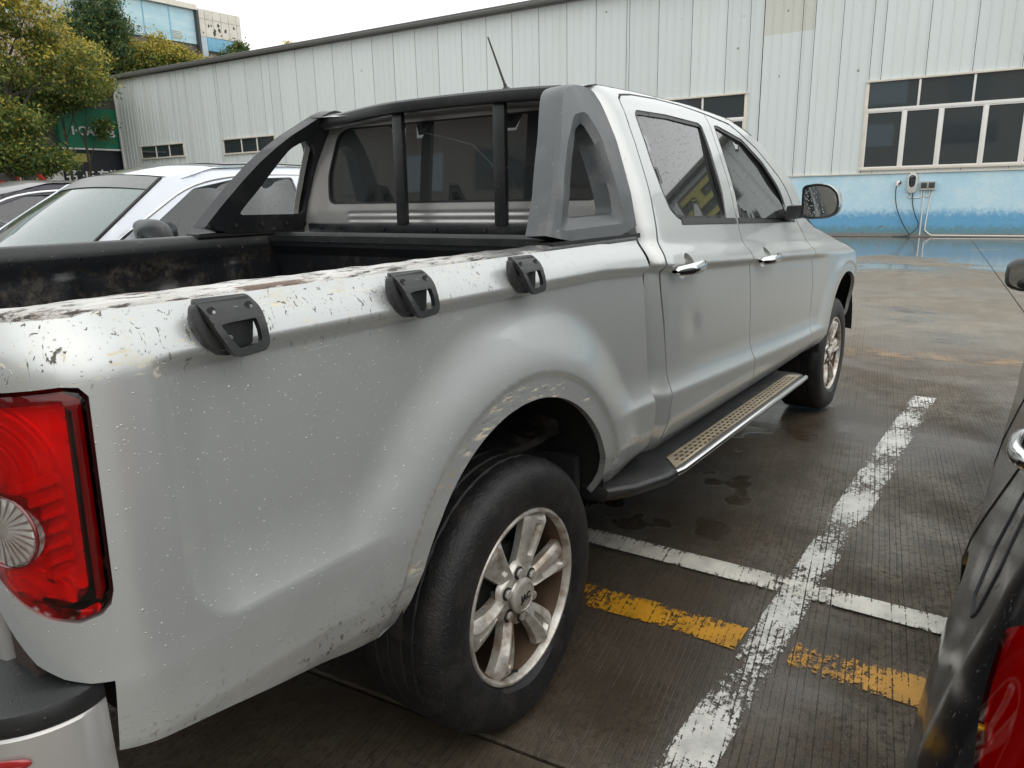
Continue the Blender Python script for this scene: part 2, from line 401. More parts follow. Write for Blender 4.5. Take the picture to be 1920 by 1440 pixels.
# ------------------------------------------------------------------ mesh helpers
def link(name, me, mat, parent=None, smooth=None, loc=None):
    o = bpy.data.objects.new(name, me); COL.objects.link(o)
    if mat is not None:
        for m in (mat if isinstance(mat, (list, tuple)) else [mat]): me.materials.append(MS[m] if isinstance(m, str) else m)
    if smooth is not None:
        me.shade_smooth()
        if smooth < 180: me.set_sharp_from_angle(angle=R(smooth))
    if parent is not None: o.parent = parent
    if loc is not None: o.location = loc
    return o
def tag(o, label=None, cat=None, group=None, kind=None):
    if label: o['label'] = label
    if cat: o['category'] = cat
    if group: o['group'] = group
    if kind: o['kind'] = kind
    return o
def empty(name, loc=(0, 0, 0), rz=0.0):
    o = bpy.data.objects.new(name, None); COL.objects.link(o); o.location = loc; o.rotation_euler = (0, 0, rz); o.empty_display_size = .1
    return o
def copy_tree(o, parent=None):
    c = o.copy(); COL.objects.link(c)
    if parent is not None: c.parent = parent
    for ch in list(o.children): copy_tree(ch, c)
    return c

class MB:
    def __init__(s): s.v = []; s.f = []; s.mi = []
    def add(s, vs, fs, mi=0):
        b = len(s.v); s.v += [tuple(map(float, p)) for p in vs]; s.f += [tuple(i+b for i in f) for f in fs]; s.mi += [mi]*len(fs); return s
    def box(s, x0, x1, y0, y1, z0, z1, mi=0):
        vs = [(x, y, z) for x in (x0, x1) for y in (y0, y1) for z in (z0, z1)]
        return s.add(vs, [(0, 1, 3, 2), (4, 6, 7, 5), (0, 4, 5, 1), (2, 3, 7, 6), (0, 2, 6, 4), (1, 5, 7, 3)], mi)
    def tube(s, pts, r, n=10, cap=True, mi=0, radii=None):
        pts = [Vector(p) for p in pts]; vs = []; fs = []
        up = Vector((0, 0, 1))
        prev = None
        for i, p in enumerate(pts):
            d = (pts[min(i+1, len(pts)-1)]-pts[max(i-1, 0)]).normalized()
            if prev is None:
                a = d.cross(up)
                if a.length < .1: a = d.cross(Vector((1, 0, 0)))
                a.normalize()
            else:
                a = (prev - d*prev.dot(d)).normalized()
            prev = a; b = d.cross(a)
            rr = radii[i] if radii else r
            for k in range(n):
                th = 2*math.pi*k/n; vs.append(p+(a*math.cos(th)+b*math.sin(th))*rr)
        for i in range(len(pts)-1):
            for k in range(n):
                fs.append((i*n+k, i*n+(k+1) % n, (i+1)*n+(k+1) % n, (i+1)*n+k))
        if cap: fs.append(tuple(range(n))[::-1]); fs.append(tuple((len(pts)-1)*n+k for k in range(n)))
        return s.add(vs, fs, mi)
    def bar(s, p0, p1, w, h, up=(0, 0, 1), mi=0):
        p0 = Vector(p0); p1 = Vector(p1); d = (p1-p0).normalized(); a = d.cross(Vector(up)).normalized(); b = a.cross(d)
        vs = [p+a*(i*w/2)+b*(j*h/2) for p in (p0, p1) for i, j in ((-1, -1), (1, -1), (1, 1), (-1, 1))]
        return s.add(vs, [(3, 2, 1, 0), (4, 5, 6, 7), (0, 1, 5, 4), (1, 2, 6, 5), (2, 3, 7, 6), (3, 0, 4, 7)], mi)
    def grid(s, fn, nu, nv, mi=0, closed_u=False, closed_v=False):
        vs = [fn(i/(nu if closed_u else nu-1), j/(nv if closed_v else nv-1)) for i in range(nu) for j in range(nv)]
        fs = []
        for i in range(nu if closed_u else nu-1):
            for j in range(nv if closed_v else nv-1):
                i2 = (i+1) % nu; j2 = (j+1) % nv
                fs.append((i*nv+j, i2*nv+j, i2*nv+j2, i*nv+j2))
        return s.add(vs, fs, mi)
    def prism(s, poly, fn, t0, t1, mi=0):
        """polygon extruded: fn(a, b, t) gives the point"""
        n = len(poly); vs = [fn(a, b, t0) for a, b in poly]+[fn(a, b, t1) for a, b in poly]
        fs = [tuple(range(n)), tuple(range(2*n-1, n-1, -1))]+[(i, i+n, (i+1) % n+n, (i+1) % n) for i in range(n)]
        return s.add(vs, fs, mi)
    def build(s, name, mat, parent=None, smooth=None, bevel=None, loc=None, segs=2):
        me = bpy.data.meshes.new(name); me.from_pydata(s.v, [], s.f); me.update()
        bm = bmesh.new(); bm.from_mesh(me); bmesh.ops.recalc_face_normals(bm, faces=bm.faces)
        if bevel:
            ed = [e for e in bm.edges if len(e.link_faces) == 2 and e.calc_face_angle(0) > R(30)]
            bmesh.ops.bevel(bm, geom=ed, offset=bevel, segments=segs, affect='EDGES', profile=.6, clamp_overlap=True)
        bm.to_mesh(me); bm.free()
        if len(set(s.mi)) > 1 and not bevel: me.polygons.foreach_set('material_index', s.mi)
        if bevel and smooth is None: smooth = 40
        return link(name, me, mat, parent, smooth, loc)

def chaikin(pts, it=2, closed=True):
    for _ in range(it):
        q = []
        n = len(pts)
        rng = range(n) if closed else range(n-1)
        if not closed: q.append(pts[0])
        for i in rng:
            a, b = pts[i], pts[(i+1) % n]
            q.append(tuple(.75*x+.25*y for x, y in zip(a, b))); q.append(tuple(.25*x+.75*y for x, y in zip(a, b)))
        if not closed: q.append(pts[-1])
        pts = q
    return pts
def resample(pts, step, closed=True):
    out = []; n = len(pts)
    for i in range(n if closed else n-1):
        a = pts[i]; b = pts[(i+1) % n]; L = math.dist(a, b); k = max(1, int(math.ceil(L/step)))
        for j in range(k): out.append((a[0]+(b[0]-a[0])*j/k, a[1]+(b[1]-a[1])*j/k))
    if not closed: out.append(pts[-1])
    return out
def rounded(poly, r, n=4):
    """round every corner of a polygon by radius r"""
    out = []; N = len(poly)
    for i in range(N):
        p = Vector(poly[i]); a = Vector(poly[i-1])-p; b = Vector(poly[(i+1) % N])-p
        rr = min(r, a.length*.45, b.length*.45); p1 = p+a.normalized()*rr; p2 = p+b.normalized()*rr
        for k in range(n+1):
            t = k/n; q = p1*(1-t)**2+p*2*t*(1-t)+p2*t*t; out.append((q.x, q.y))
    return out
def pip(px, pz, poly):
    ins = np.zeros(len(px), bool); n = len(poly)
    for i in range(n):
        x0, z0 = poly[i]; x1, z1 = poly[(i+1) % n]
        if z0 == z1: continue
        c = ((z0 > pz) != (z1 > pz)) & (px < (x1-x0)*(pz-z0)/(z1-z0)+x0); ins ^= c
    return ins
def segdist(px, pz, poly):
    d = np.full(len(px), 9.)
    for i in range(len(poly)):
        a = np.array(poly[i]); b = np.array(poly[(i+1) % len(poly)]); ab = b-a; L = ab@ab
        if L == 0: continue
        t = np.clip(((px-a[0])*ab[0]+(pz-a[1])*ab[1])/L, 0, 1)
        d = np.minimum(d, np.hypot(px-a[0]-t*ab[0], pz-a[1]-t*ab[1]))
    return d
def panel(name, outline, holes, pos, mat, parent, du=.012, dz=.007, flange=.012, edge=None, both=False, inward=None):
    """sheet metal: a polygon in (u, z) laid on the surface pos(u, z) with folded edges"""
    edge = edge or max(du, dz)
    loops = [resample(outline, edge)]+[resample(h, edge) for h in holes]
    P = np.array(loops[0]); u0, z0 = P.min(0); u1, z1 = P.max(0)
    gu, gz = np.meshgrid(np.arange(u0+du/2, u1, du), np.arange(z0+dz/2, z1, dz)); gu = gu.ravel(); gz = gz.ravel()
    k = pip(gu, gz, loops[0])
    for h in loops[1:]: k &= ~pip(gu, gz, h)
    gu, gz = gu[k], gz[k]
    for l in loops:
        if len(gu): k = segdist(gu, gz, l) > min(du, dz)*.55; gu, gz = gu[k], gz[k]
    pts = []; edges = []
    for l in loops:
        b = len(pts); pts += l; edges += [(b+i, b+(i+1) % len(l)) for i in range(len(l))]
    nb = len(pts)
    pts += list(zip(gu.tolist(), gz.tolist()))
    vo, eo, fo, *_ = geometry.delaunay_2d_cdt([Vector(p) for p in pts], edges, [], 0, 1e-6)
    V = np.array([(p.x, p.y) for p in vo]); F = np.array([f for f in fo if len(f) == 3])
    c = V[F].mean(1); k = pip(c[:, 0], c[:, 1], loops[0])
    for h in loops[1:]: k &= ~pip(c[:, 0], c[:, 1], h)
    F = F[k]
    X = pos(V[:, 0], V[:, 1])
    verts = X.tolist(); faces = [tuple(map(int, f)) for f in F]
    # orient outward
    if flange:
        eps = 1e-3
        for l in loops:
            A = np.array(l); Q = pos(A[:, 0], A[:, 1])
            Nn = np.cross(pos(A[:, 0]+eps, A[:, 1])-Q, pos(A[:, 0], A[:, 1]+eps)-Q); Nn /= np.linalg.norm(Nn, axis=1)[:, None]+1e-12
            if inward is not None:
                s = np.sign((Nn*inward(Q)).sum(1))[:, None]; Nn = Nn*s
            Q2 = Q+Nn*flange; b = len(verts); verts += Q.tolist()+Q2.tolist(); m = len(l)
            faces += [(b+i, b+(i+1) % m, b+m+(i+1) % m, b+m+i) for i in range(m)]
    me = bpy.data.meshes.new(name); me.from_pydata(verts, [], faces); me.update()
    bm = bmesh.new(); bm.from_mesh(me); bmesh.ops.recalc_face_normals(bm, faces=bm.faces); bm.to_mesh(me); bm.free()
    return link(name, me, mat, parent, 180)
def text_mesh(name, body, size, extrude, mat, parent, loc, rot, shear=0.0, bold=0.0):
    cu = bpy.data.curves.new(name, 'FONT'); cu.body = body; cu.size = size; cu.extrude = extrude; cu.align_x = 'CENTER'; cu.align_y = 'CENTER'
    cu.shear = shear; cu.offset = bold; cu.resolution_u = 3
    tmp = bpy.data.objects.new(name, cu); COL.objects.link(tmp)
    dg = bpy.context.evaluated_depsgraph_get(); me = bpy.data.meshes.new_from_object(tmp.evaluated_get(dg))
    bpy.data.objects.remove(tmp); me.materials.clear()
    o = link(name, me, mat, parent); o.location = loc; o.rotation_euler = rot
    return o

# ================================================================== GROUND
WY = 0.055; NV = Vector((math.cos(WY), math.sin(WY), 0)); WV = Vector((-math.sin(WY), math.cos(WY), 0)); WD = 22.05
def wallpt(W, z, off=0.0): return NV*(WD-off)+WV*(W*.965-.06)+Vector((0, 0, z*.965+.045*min(1, max(z, 0))))
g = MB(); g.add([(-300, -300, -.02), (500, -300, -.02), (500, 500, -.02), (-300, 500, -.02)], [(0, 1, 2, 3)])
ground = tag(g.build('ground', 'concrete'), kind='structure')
# cast slabs with recessed joints, each its own piece
SA = R(6.0); SU = Vector((math.cos(SA), math.sin(SA), 0)); SV = Vector((-math.sin(SA), math.cos(SA), 0))
us = [-11.0, -5.4, -.22, 4.93, 11.15, 16.3, 21.4]
vs_ = [-20.0, -15.6, -11.2, -6.9, -2.62, 1.7, 6.0, 10.3, 14.6, 18.9, 23.2, 27.5, 31.8, 36.1, 40.4]
for i in range(len(us)-1):
    for j in range(len(vs_)-1):
        m = MB(); gp = .005
        a0, a1, b0, b1 = us[i]+gp, us[i+1]-gp, vs_[j]+gp, vs_[j+1]-gp
        def P(a, b, z): p = SU*a+SV*b; return (p.x, p.y, z)
        vsx = [P(a0, b0, -.03), P(a1, b0, -.03), P(a1, b1, -.03), P(a0, b1, -.03)]
        e = .006
        vsx += [P(a0, b0, -e), P(a1, b0, -e), P(a1, b1, -e), P(a0, b1, -e)]
        vsx += [P(a0+e, b0+e, 0), P(a1-e, b0+e, 0), P(a1-e, b1-e, 0), P(a0+e, b1-e, 0)]
        fs = [(8, 9, 10, 11)]
        for k in range(4): fs += [(k, (k+1) % 4, 4+(k+1) % 4, 4+k), (4+k, 4+(k+1) % 4, 8+(k+1) % 4, 8+k)]
        m.add(vsx, fs)
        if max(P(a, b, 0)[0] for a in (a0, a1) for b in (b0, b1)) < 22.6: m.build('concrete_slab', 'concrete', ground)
# painted markings
def marking(name, pts_l, pts_r, mat, z=.004):
    """strip between two edge lines with ragged borders"""
    def dense(pts):
        out = []
        for a, b in zip(pts[:-1], pts[1:]):
            k = max(1, int(math.dist(a, b)/.01))
            for j in range(k): out.append((a[0]+(b[0]-a[0])*j/k, a[1]+(b[1]-a[1])*j/k))
        out.append(pts[-1]); return out
    L = dense(pts_l); n = len(L); Rr = dense(pts_r)
    idx = [min(len(Rr)-1, int(round(i*(len(Rr)-1)/(n-1)))) for i in range(n)]
    v = []; f = []; ed = []
    K = 8
    for i in range(n):
        a = L[i]; b = Rr[idx[i]]
        for k in range(K+1):
            t = k/K; v.append((a[0]+(b[0]-a[0])*t, a[1]+(b[1]-a[1])*t, z)); ed.append(1.0 if k in (0, K) else (.35 if k in (1, K-1) else 0.))
    for i in range(n-1):
        for k in range(K): q = i*(K+1)+k; f.append((q, q+1, q+K+2, q+K+1))
    me = bpy.data.meshes.new(name); me.from_pydata(v, [], f); me.update()
    at = me.attributes.new('edge', 'FLOAT', 'POINT'); at.data.foreach_set('value', ed)
    o = link(name, me, mat); tag(o, kind='structure'); return o
marking('white_parking_line', [(-1.9, -1.19), (0, -1.215), (.95, -1.235), (2.0, -1.238), (3.0, -1.25), (3.86, -1.27)], [(-1.9, -1.315), (0, -1.335), (.95, -1.345), (2.0, -1.378), (3.0, -1.388), (3.86, -1.40)], 'white_line')
marking('white_cross_line', [(1.045, .2), (1.035, -.485), (1.05, -1.1), (1.062, -1.7), (1.07, -4.2)], [(.925, .2), (.92, -.485), (.935, -1.02), (.95, -1.5), (.955, -4.2)], 'white_line2', .008)
marking('yellow_cross_line', [(.64, .2), (.655, -.685), (.675, -1.0), (.683, -1.22)], [(.50, .2), (.525, -.75), (.55, -1.0), (.55, -1.22)], 'yellow_line', .004)
marking('yellow_cross_line', [(.69, -1.36), (.705, -1.7), (.72, -4.2)], [(.557, -1.36), (.56, -1.7), (.57, -4.2)], 'yellow_line', .004)
marking('faint_white_line', [(4.36, -1.12), (4.42, -1.3), (4.50, -1.9)], [(4.27, -1.12), (4.33, -1.3), (4.40, -1.9)], 'faint_line', .004)

# ================================================================== WAREHOUSE
wh = empty('warehouse', NV*WD+WV*-.06+Vector((0, 0, .045)), WY); wh.scale = (1, .965, .965)
tag(wh, 'long white corrugated metal warehouse with blue painted lower wall behind the silver pickup', 'warehouse')
Z0, Z1 = 1.74, 7.62
wins = [(32.55, 36.15, 3.66, 4.22), (25.9, 29.5, 3.60, 4.20), (4.80, 8.70, 1.88, 4.20), (-6.2, 1.40, 1.88, 4.20)]
SW = 1.10
def sheet_profile(w0, w1):
    pr = [(w0, 0), (w0+.004, -.022), (w0+.030, -.022), (w0+.036, 0)]
    k = 1
    while w0+k*.275 < w1-.05:
        c = w0+k*.275; pr += [(c-.016, 0), (c-.010, -.014), (c+.010, -.014), (c+.016, 0)]; k += 1
    pr += [(w1, 0)]
    return [p for p in pr if p[0] <= w1+1e-6]
mesh_cache = {}
def sheet(w0, w1, z0, z1, mat='sheet'):
    key = (round(w1-w0, 3), round(z1-z0, 3), mat)
    if key not in mesh_cache:
        pr = sheet_profile(0, w1-w0); m = MB(); v = [(x, y, 0) for y, x in pr]+[(x, y, z1-z0) for y, x in pr]; n = len(pr)
        m.add(v, [(i, i+1, n+i+1, n+i) for i in range(n-1)]); o = m.build('wall_sheet', mat, wh); mesh_cache[key] = o.data
    else:
        o = bpy.data.objects.new('wall_sheet', mesh_cache[key]); COL.objects.link(o); o.parent = wh
    o.location = (random.uniform(0, .003), w0, z0)
w = -18.7
while w < 37.78:
    w1 = min(w+SW, 37.80)
    cuts = [(a, b) for a, b, _, _ in wins]
    # split this sheet at window borders
    xs = sorted({w, w1, *[a for a, b in cuts if w < a < w1], *[b for a, b in cuts if w < b < w1], *[k for k in (2.95, 4.39) if w < k < w1]})
    for a, b in zip(xs[:-1], xs[1:]):
        mid = (a+b)/2; win = next((q for q in wins if q[0] < mid < q[1]), None)
        zz = [(Z0, win[2]-.06), (win[3]+.05, Z1)] if win else [(Z0, Z1)]
        for z0, z1 in zz:
            if z1-z0 < .05: continue
            if 2.95 < mid < 4.39 and z1 > 6:
                sheet(a, b-.012, z0, 5.79); sheet(a, b-.012, 5.79, z1, 'sheet_beige')
            else: sheet(a, b-.012, z0, z1)
    w = w1
m = MB(); m.box(.012, 14, -18.7, 37.74, -.05, 7.60); m.build('building_core', 'dark_in', wh)
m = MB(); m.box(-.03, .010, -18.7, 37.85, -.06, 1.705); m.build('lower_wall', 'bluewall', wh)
m = MB(); m.box(-.075, .010, -18.7, 37.85, 1.705, 1.738); m.build('wall_ledge', 'cream', wh)
m = MB(); m.box(-.05, -.031, -18.7, 37.85, -.06, .045); m.build('wall_foot', 'roofedge', wh)
m = MB(); m.box(-.04, .05, 37.78, 37.90, 1.74, 7.62); m.build('corner_trim', 'white_metal', wh)
m = MB(); m.box(-.34, .0, -19.0, 38.55, 7.67, 7.70); m.build('eave_underside', 'roofedge', wh)
m = MB(); m.box(-.37, -.342, -19.0, 38.6, 7.70, 7.775); m.build('fascia', 'roofedge', wh, bevel=.01)
m = MB(); v = [(-.40, -19, 7.782), (-.40, 38.62, 7.782), (14, 38.62, 10.2), (14, -19, 10.2)]; m.add(v, [(0, 1, 2, 3)]); v2 = [(-.40, -19, 7.80), (-.40, 38.62, 7.80), (14, 38.62, 10.23), (14, -19, 10.23)]
m.add(v2, [(3, 2, 1, 0)]); m.add([v[0], v[1], v2[1], v2[0]], [(0, 1, 2, 3)]); m.add([v[1], v[2], v2[2], v2[1]], [(0, 1, 2, 3)]); m.build('roof', 'roofsheet', wh)
# gable end towards the trees
m = MB(); m.add([(0, 37.8, 0), (14, 37.8, 0), (14, 37.8, 10.1), (0, 37.8, 7.62)], [(0, 1, 2, 3)]); m.build('gable_wall', 'sheet', wh)
def window(w0, w1, z0, z1, tmull, lmull, ztr):
    f = MB(); d0, d1 = -.045, .02
    # surround
    f.box(d0-.03, d1, w0-.05, w1+.05, z1, z1+.055); f.box(d0-.03, d1, w0-.05, w1+.05, z0-.07, z0)
    f.box(d0, d1, w0-.04, w0+.045, z0, z1); f.box(d0, d1, w1-.045, w1+.04, z0, z1)
    fr = f.build('window_frame', 'cream', wh, bevel=.006)
    low = ztr is not None
    if not low: ztr = z0-.04; lmull = []
    if low: m = MB(); m.box(d0+.004, d1, w0+.045, w1-.045, ztr-.05, ztr+.04); m.build('transom', 'white_metal', fr, bevel=.005)
    ts = [w0+.045]+sorted(tmull)+[w1-.045]; ls = [w0+.045]+sorted(lmull)+[w1-.045]
    for c in tmull: m = MB(); m.box(d0+.008, d1-.002, c-.028, c+.028, ztr+.04, z1-.004); m.build('mullion', 'white_metal', fr, bevel=.004)
    for c in lmull: m = MB(); m.box(d0+.008, d1-.002, c-.036, c+.036, z0+.002, ztr-.05); m.build('mullion', 'white_metal', fr, bevel=.004)
    for lst, za, zb, hw in ((ts, ztr+.04, z1, .028),)+(((ls, z0, ztr-.05, .036),) if low else ()):
        for a, b in zip(lst[:-1], lst[1:]):
            a2, b2 = a+(hw if a != lst[0] else 0), b-(hw if b != lst[-1] else 0)
            if hw > .03:
                k = MB()
                for q in ((a2, b2, za, za+.03), (a2, b2, zb-.03, zb), (a2, a2+.03, za+.03, zb-.03), (b2-.03, b2, za+.03, zb-.03)): k.box(-.030, -.006, *q)
                k.build('sash', 'white_metal', fr)
            tl = random.uniform(-.004, .004)
            p = MB(); p.add([(-.012+tl, a2+.001, za+.001), (-.012-tl, b2-.001, za+.001), (-.012-tl, b2-.001, zb-.001), (-.012+tl, a2+.001, zb-.001)], [(0, 3, 2, 1)]); p.build('pane', 'glass_win', fr)
window(-6.2, 1.40, 1.88, 4.20, [.09, -1.20, -2.49, -3.78, -5.0], [.40, -.50, -1.53, -2.45, -3.45, -4.4, -5.3], 3.46)
window(4.80, 8.70, 1.88, 4.20, [6.16, 7.45], [5.75, 6.75, 7.75], 3.50)
window(32.55, 36.15, 3.66, 4.22, [33.73, 34.85], None, None)
window(25.9, 29.5, 3.60, 4.20, [27.12, 28.20], None, None)
# yellow sign seen mirrored in the pickup's rear door window
sg = empty('yellow_emblem_sign', wallpt(-8.1, 6.75), WY)
tag(sg, 'yellow block emblem sign mounted high on the warehouse wall at far right', 'sign')
m = MB()
for q in ((-.75, .75, .38, .56), (-.75, .75, -.09, .09), (-.75, .75, -.56, -.38), (-.22, .05, .09, .38), (.45, .65, -.38, -.09)): m.box(-.14, -.06, *q)
m.build('emblem_bars', 'yellow', sg)
m = MB(); m.box(-.06, -.02, -.9, .9, -.68, .68); m.build('back_plate', 'box_dark', sg)

# ---- EV charger, meter boxes, conduits
ch = empty('ev_charger', wallpt(0.02, 1.43, .03), WY); tag(ch, 'silver oval wall mounted car charger with black face on the blue wall', 'charger')
def ell(w, h, n=28, taper=.0): return [((w*(1-taper*math.sin(2*math.pi*k/n)*-1))*math.cos(2*math.pi*k/n), h*math.sin(2*math.pi*k/n)) for k in range(n)]
def stadium(w, h, n=8):
    return [(w*math.cos(a), (h-w)+w*math.sin(a)) for a in [math.pi*k/n for k in range(n+1)]]+[(w*math.cos(a)*.92, -(h-w)+w*math.sin(a)) for a in [math.pi+math.pi*k/n for k in range(n+1)]]
m = MB(); m.prism(stadium(.135, .275), lambda a, b, t: (t, a, b), -.10, 0); m.build('shell', 'charger', ch, bevel=.03)
m = MB(); m.prism(stadium(.102, .185), lambda a, b, t: (t, a, b+.055), -.108, -.09); m.build('bezel', 'white_metal', ch, bevel=.006)
m = MB(); m.prism([(a*.84, b*.90) for a, b in stadium(.102, .185)], lambda a, b, t: (t, a, b+.055), -.113, -.10); m.build('face', 'charger_face', ch, bevel=.003)
pg = empty('charging_plug', wallpt(.36, 1.46, .03), WY); tag(pg, 'white charging plug hanging in its round holster left of the wall charger', 'plug')
m = MB(); m.tube([(0, 0, 0), (-.06, 0, 0)], .06, 14); m.build('holster', 'black', pg, smooth=40)
m = MB(); m.tube([(-.05, .0, .02), (-.12, .03, -.01), (-.11, .045, -.09)], .03, 10, radii=[.042, .040, .026]); m.build('grip', 'white_metal', pg, smooth=60)
def wpl(pts, off=.05): return [wallpt(w, z, off) for w, z in pts]
def smoothpath(pts, it=3): return [Vector(p) for p in chaikin([tuple(p) for p in pts], it, closed=False)]
m = MB(); m.tube(smoothpath([wallpt(.405, 1.38, .12), wallpt(.42, 1.2, .12), wallpt(.38, .85, .10), wallpt(.22, .45, .10), wallpt(0, .12, .14), wallpt(-.10, .02, .30)]+[wallpt(.02, .02, .55), wallpt(.2, .015, .5)]), .013, 6)
m.tube(smoothpath([wallpt(-.02, 1.16, .08), wallpt(-.03, .9, .09), wallpt(-.14, .55, .10), wallpt(-.26, .35, .10), wallpt(-.20, .18, .10), wallpt(-.02, .03, .2), wallpt(.2, .015, .42), wallpt(.35, .015, .36)]), .013, 6)
tag(m.build('charging_cable', 'cable', smooth=60), 'dark charging cable drooping from the wall charger to the wet ground', 'cable')
for k, (a, lab) in enumerate(((-.28, 'small square meter box on the blue wall, the one nearer the charger'), (-.47, 'small square meter box on the blue wall, the one farther from the charger'))):
    bx = empty('meter_box', wallpt(a, 1.35, .03), WY); tag(bx, lab, 'meter box', 'pair of meter boxes beside the charger')
    m = MB(); m.box(-.09, 0, -.088, .088, -.115, .115); m.build('case', 'box_grey', bx, bevel=.008)
    m = MB(); m.box(-.097, -.088, -.072, .072, -.062, .085); m.build('cover', 'box_dark', bx, bevel=.004)
m = MB()
m.tube(smoothpath(wpl([(.10, 1.16), (.10, 1.06), (.06, 1.03), (-.20, 1.03), (-.235, 1.06), (-.235, 1.24)]), 1), .014, 8)
m.tube(smoothpath(wpl([(-.30, 1.24), (-.30, .6), (-.30, .03)]), 1), .017, 8)
m.tube(smoothpath(wpl([(-.33, 1.06), (-.41, 1.06), (-.43, 1.08), (-.43, 1.24)]), 1), .014, 8)
m.tube(smoothpath(wpl([(-.50, 1.24), (-.44, .75), (-.41, .18), (-.43, .15), (-.56, .05), (-.62, .03), (-6.5, .03)]), 1), .017, 8)
tag(m.build('white_conduit', 'pvc', smooth=60), 'white plastic conduit running down from the meter boxes and along the wall foot', 'pipe')

# ================================================================== CITY BEHIND
bd = empty('billboard_building', (30, 45, 0))
tag(bd, 'tall pale building with blue glazed hoarding and patched panel wall above the trees', 'building')
t = NT('blue_hoarding'); gp = t.n('ShaderNodeNewGeometry').outputs['Position']; st = t.noise(.7, 5, .6, v=t.mapv(gp, scale=(.3, 1, 1)))
wv = t.noise(3, 5, .7, v=t.mapv(gp, scale=(.12, 1, 1.2), rot=(0, R(12), 0)))
c = t.mix(t.ss(st, .35, .7), (.33, .53, .62), (.50, .66, .70)); c = t.mix(t.M('MULTIPLY', t.ss(wv, .5, .7), .5), c, (.62, .76, .80)); HOARD = t.done(t.pbr(c, .5, 0))
t = NT('panel_wall'); gp = t.n('ShaderNodeNewGeometry').outputs['Position']; c = t.mix(t.ss(t.noise(1.4, 5, .6, v=gp), .35, .7), (.66, .63, .56), (.55, .52, .46))
PANELW = t.done(t.pbr(c, .7, 0))
MS['hoard'] = HOARD; MS['panelw'] = PANELW
MS['bandblue'] = simple('blue_band', (.17, .40, .56), .5, noise=.35, nscale=2); MS['lightband'] = simple('pale_band', (.45, .55, .62), .6, noise=.2, nscale=2)
MS['pinkwall'] = simple('faded_pink_wall', (.45, .38, .34), .7, noise=.15, nscale=2)
MS['darkframe'] = simple('dark_frame', (.045, .05, .055), .6); MS['greywall'] = simple('grey_brown_wall', (.12, .11, .11), .7, noise=.2, nscale=3)
m = MB(); m.box(-24, 3.5, .3, 12, 0, 13.3); m.build('main_block', 'pinkwall', bd)
m = MB(); m.box(-4.8, .0, .0, .28, 11.42, 13.45); m.build('hoarding_sheet', 'hoard', bd)
for x in (-3.5, -1.75): m = MB(); m.box(x-.03, x+.03, -.03, -.001, 11.42, 13.45); m.build('hoarding_joint', 'bandblue', bd)
m = MB(); m.box(-24, .12, -.25, .6, 13.48, 13.80); m.build('parapet', 'cream', bd)
m = MB(); m.box(.0, .16, -.30, .28, 9, 13.48); m.build('dark_post', 'darkframe', bd)
m = MB(); m.box(-4.8, .0, .1, .28, 8.5, 11.40); m.build('brown_cladding', 'greywall', bd)
m = MB(); m.box(-24, -4.82, .05, .28, 11.42, 13.45); m.build('upper_wall', 'lightband', bd)
xs = [.18, .75, 1.35, 1.95, 2.55, 3.15, 3.5]
for a, b in zip(xs[:-1], xs[1:]):
    m = MB(); m.box(a+.015, b-.015, -.05, .28, 11.98+.01*(a), 13.05); m.build('wall_panel', 'panelw', bd)
    m = MB(); m.box(a+.015, b-.015, -.05, .28, 13.07, 13.66); m.build('wall_panel', 'panelw', bd)
m = MB(); m.box(.18, .75, -.06, .28, 9, 11.96); m.build('pale_band', 'lightband', bd)
m = MB(); m.box(.78, 3.5, -.06, .28, 11.15, 11.96); m.build('blue_band', 'bandblue', bd)
m = MB()
for k in range(11):
    x = .55+random.random()*2.4; z = 12.1+random.random()*.75; r = random.uniform(.05, .14)
    poly = [(x+r*math.cos(a)*random.uniform(.5, 1.2), z+r*math.sin(a)*random.uniform(.6, 1.6)) for a in [k2*math.pi/4 for k2 in range(8)]]
    m.prism(poly, lambda a, b, t: (a, t, b), -.062, -.055)
tag(m.build('torn_patches', 'darkframe', bd), kind='stuff')
# worn white characters on the hoarding
m = MB()
for k in range(5): m.box(-1.75+.02*k, -1.05, -.045, -.02, 11.62+.10*k, 11.66+.10*k)
m.build('faded_lettering', 'panelw', bd)
m = MB(); m.tube([(-3.9+.25*math.cos(a), -.03, 11.75+.25*math.sin(a)) for a in [k*math.pi/8 for k in range(17)]], .03, 5); m.tube([(-3.2+.25*math.cos(a), -.03, 11.75+.25*math.sin(a)) for a in [k*math.pi/8 for k in range(4, 15)]], .03, 5)
m.build('faded_round_letter', 'panelw', bd)
# shop with green sign
MS['green_sign'] = simple('green_sign', (.015, .20, .11), .45, noise=.12, nscale=2)
MS['shop_dark'] = simple('shop_front', (.02, .022, .03), .4)
MS['white_letter'] = simple('white_letter', (.85, .84, .84), .5); MS['red_cloth'] = simple('red_cloth', (.55, .03, .025), .6, noise=.2, nscale=8)
sh = empty('shop_building', (16, 38, 0)); tag(sh, 'two storey shop with a wide green sign board behind the trees', 'shop')
def S38(x, z): return (x-16, z)
m = MB(); m.box(-14, 6.5, .4, 6, 0, 6.9); m.build('shop_wall', 'greywall', sh)
m = MB(); m.box(1.2, 5.2, 0, .38, 4.13, 6.05); m.build('sign_board', 'green_sign', sh)
m = MB(); m.box(1.2, 5.2, -.06, .0, 4.04, 4.12); m.build('sign_border', 'white_letter', sh)
text_mesh('sign_lettering', 'I·CAO宛', .58, .02, 'white_letter', sh, (2.85, -.03, 4.92), (R(90), 0, 0), bold=.012)
m = MB(); m.box(1.2, 5.2, .1, .38, 0, 4.03); m.build('shop_front', 'shop_dark', sh)
text_mesh('window_lettering', '名 ·IF·东汽 车', .62, .01, 'white_letter', sh, (3.0, .06, 2.75), (R(90), 0, 0), bold=.01)
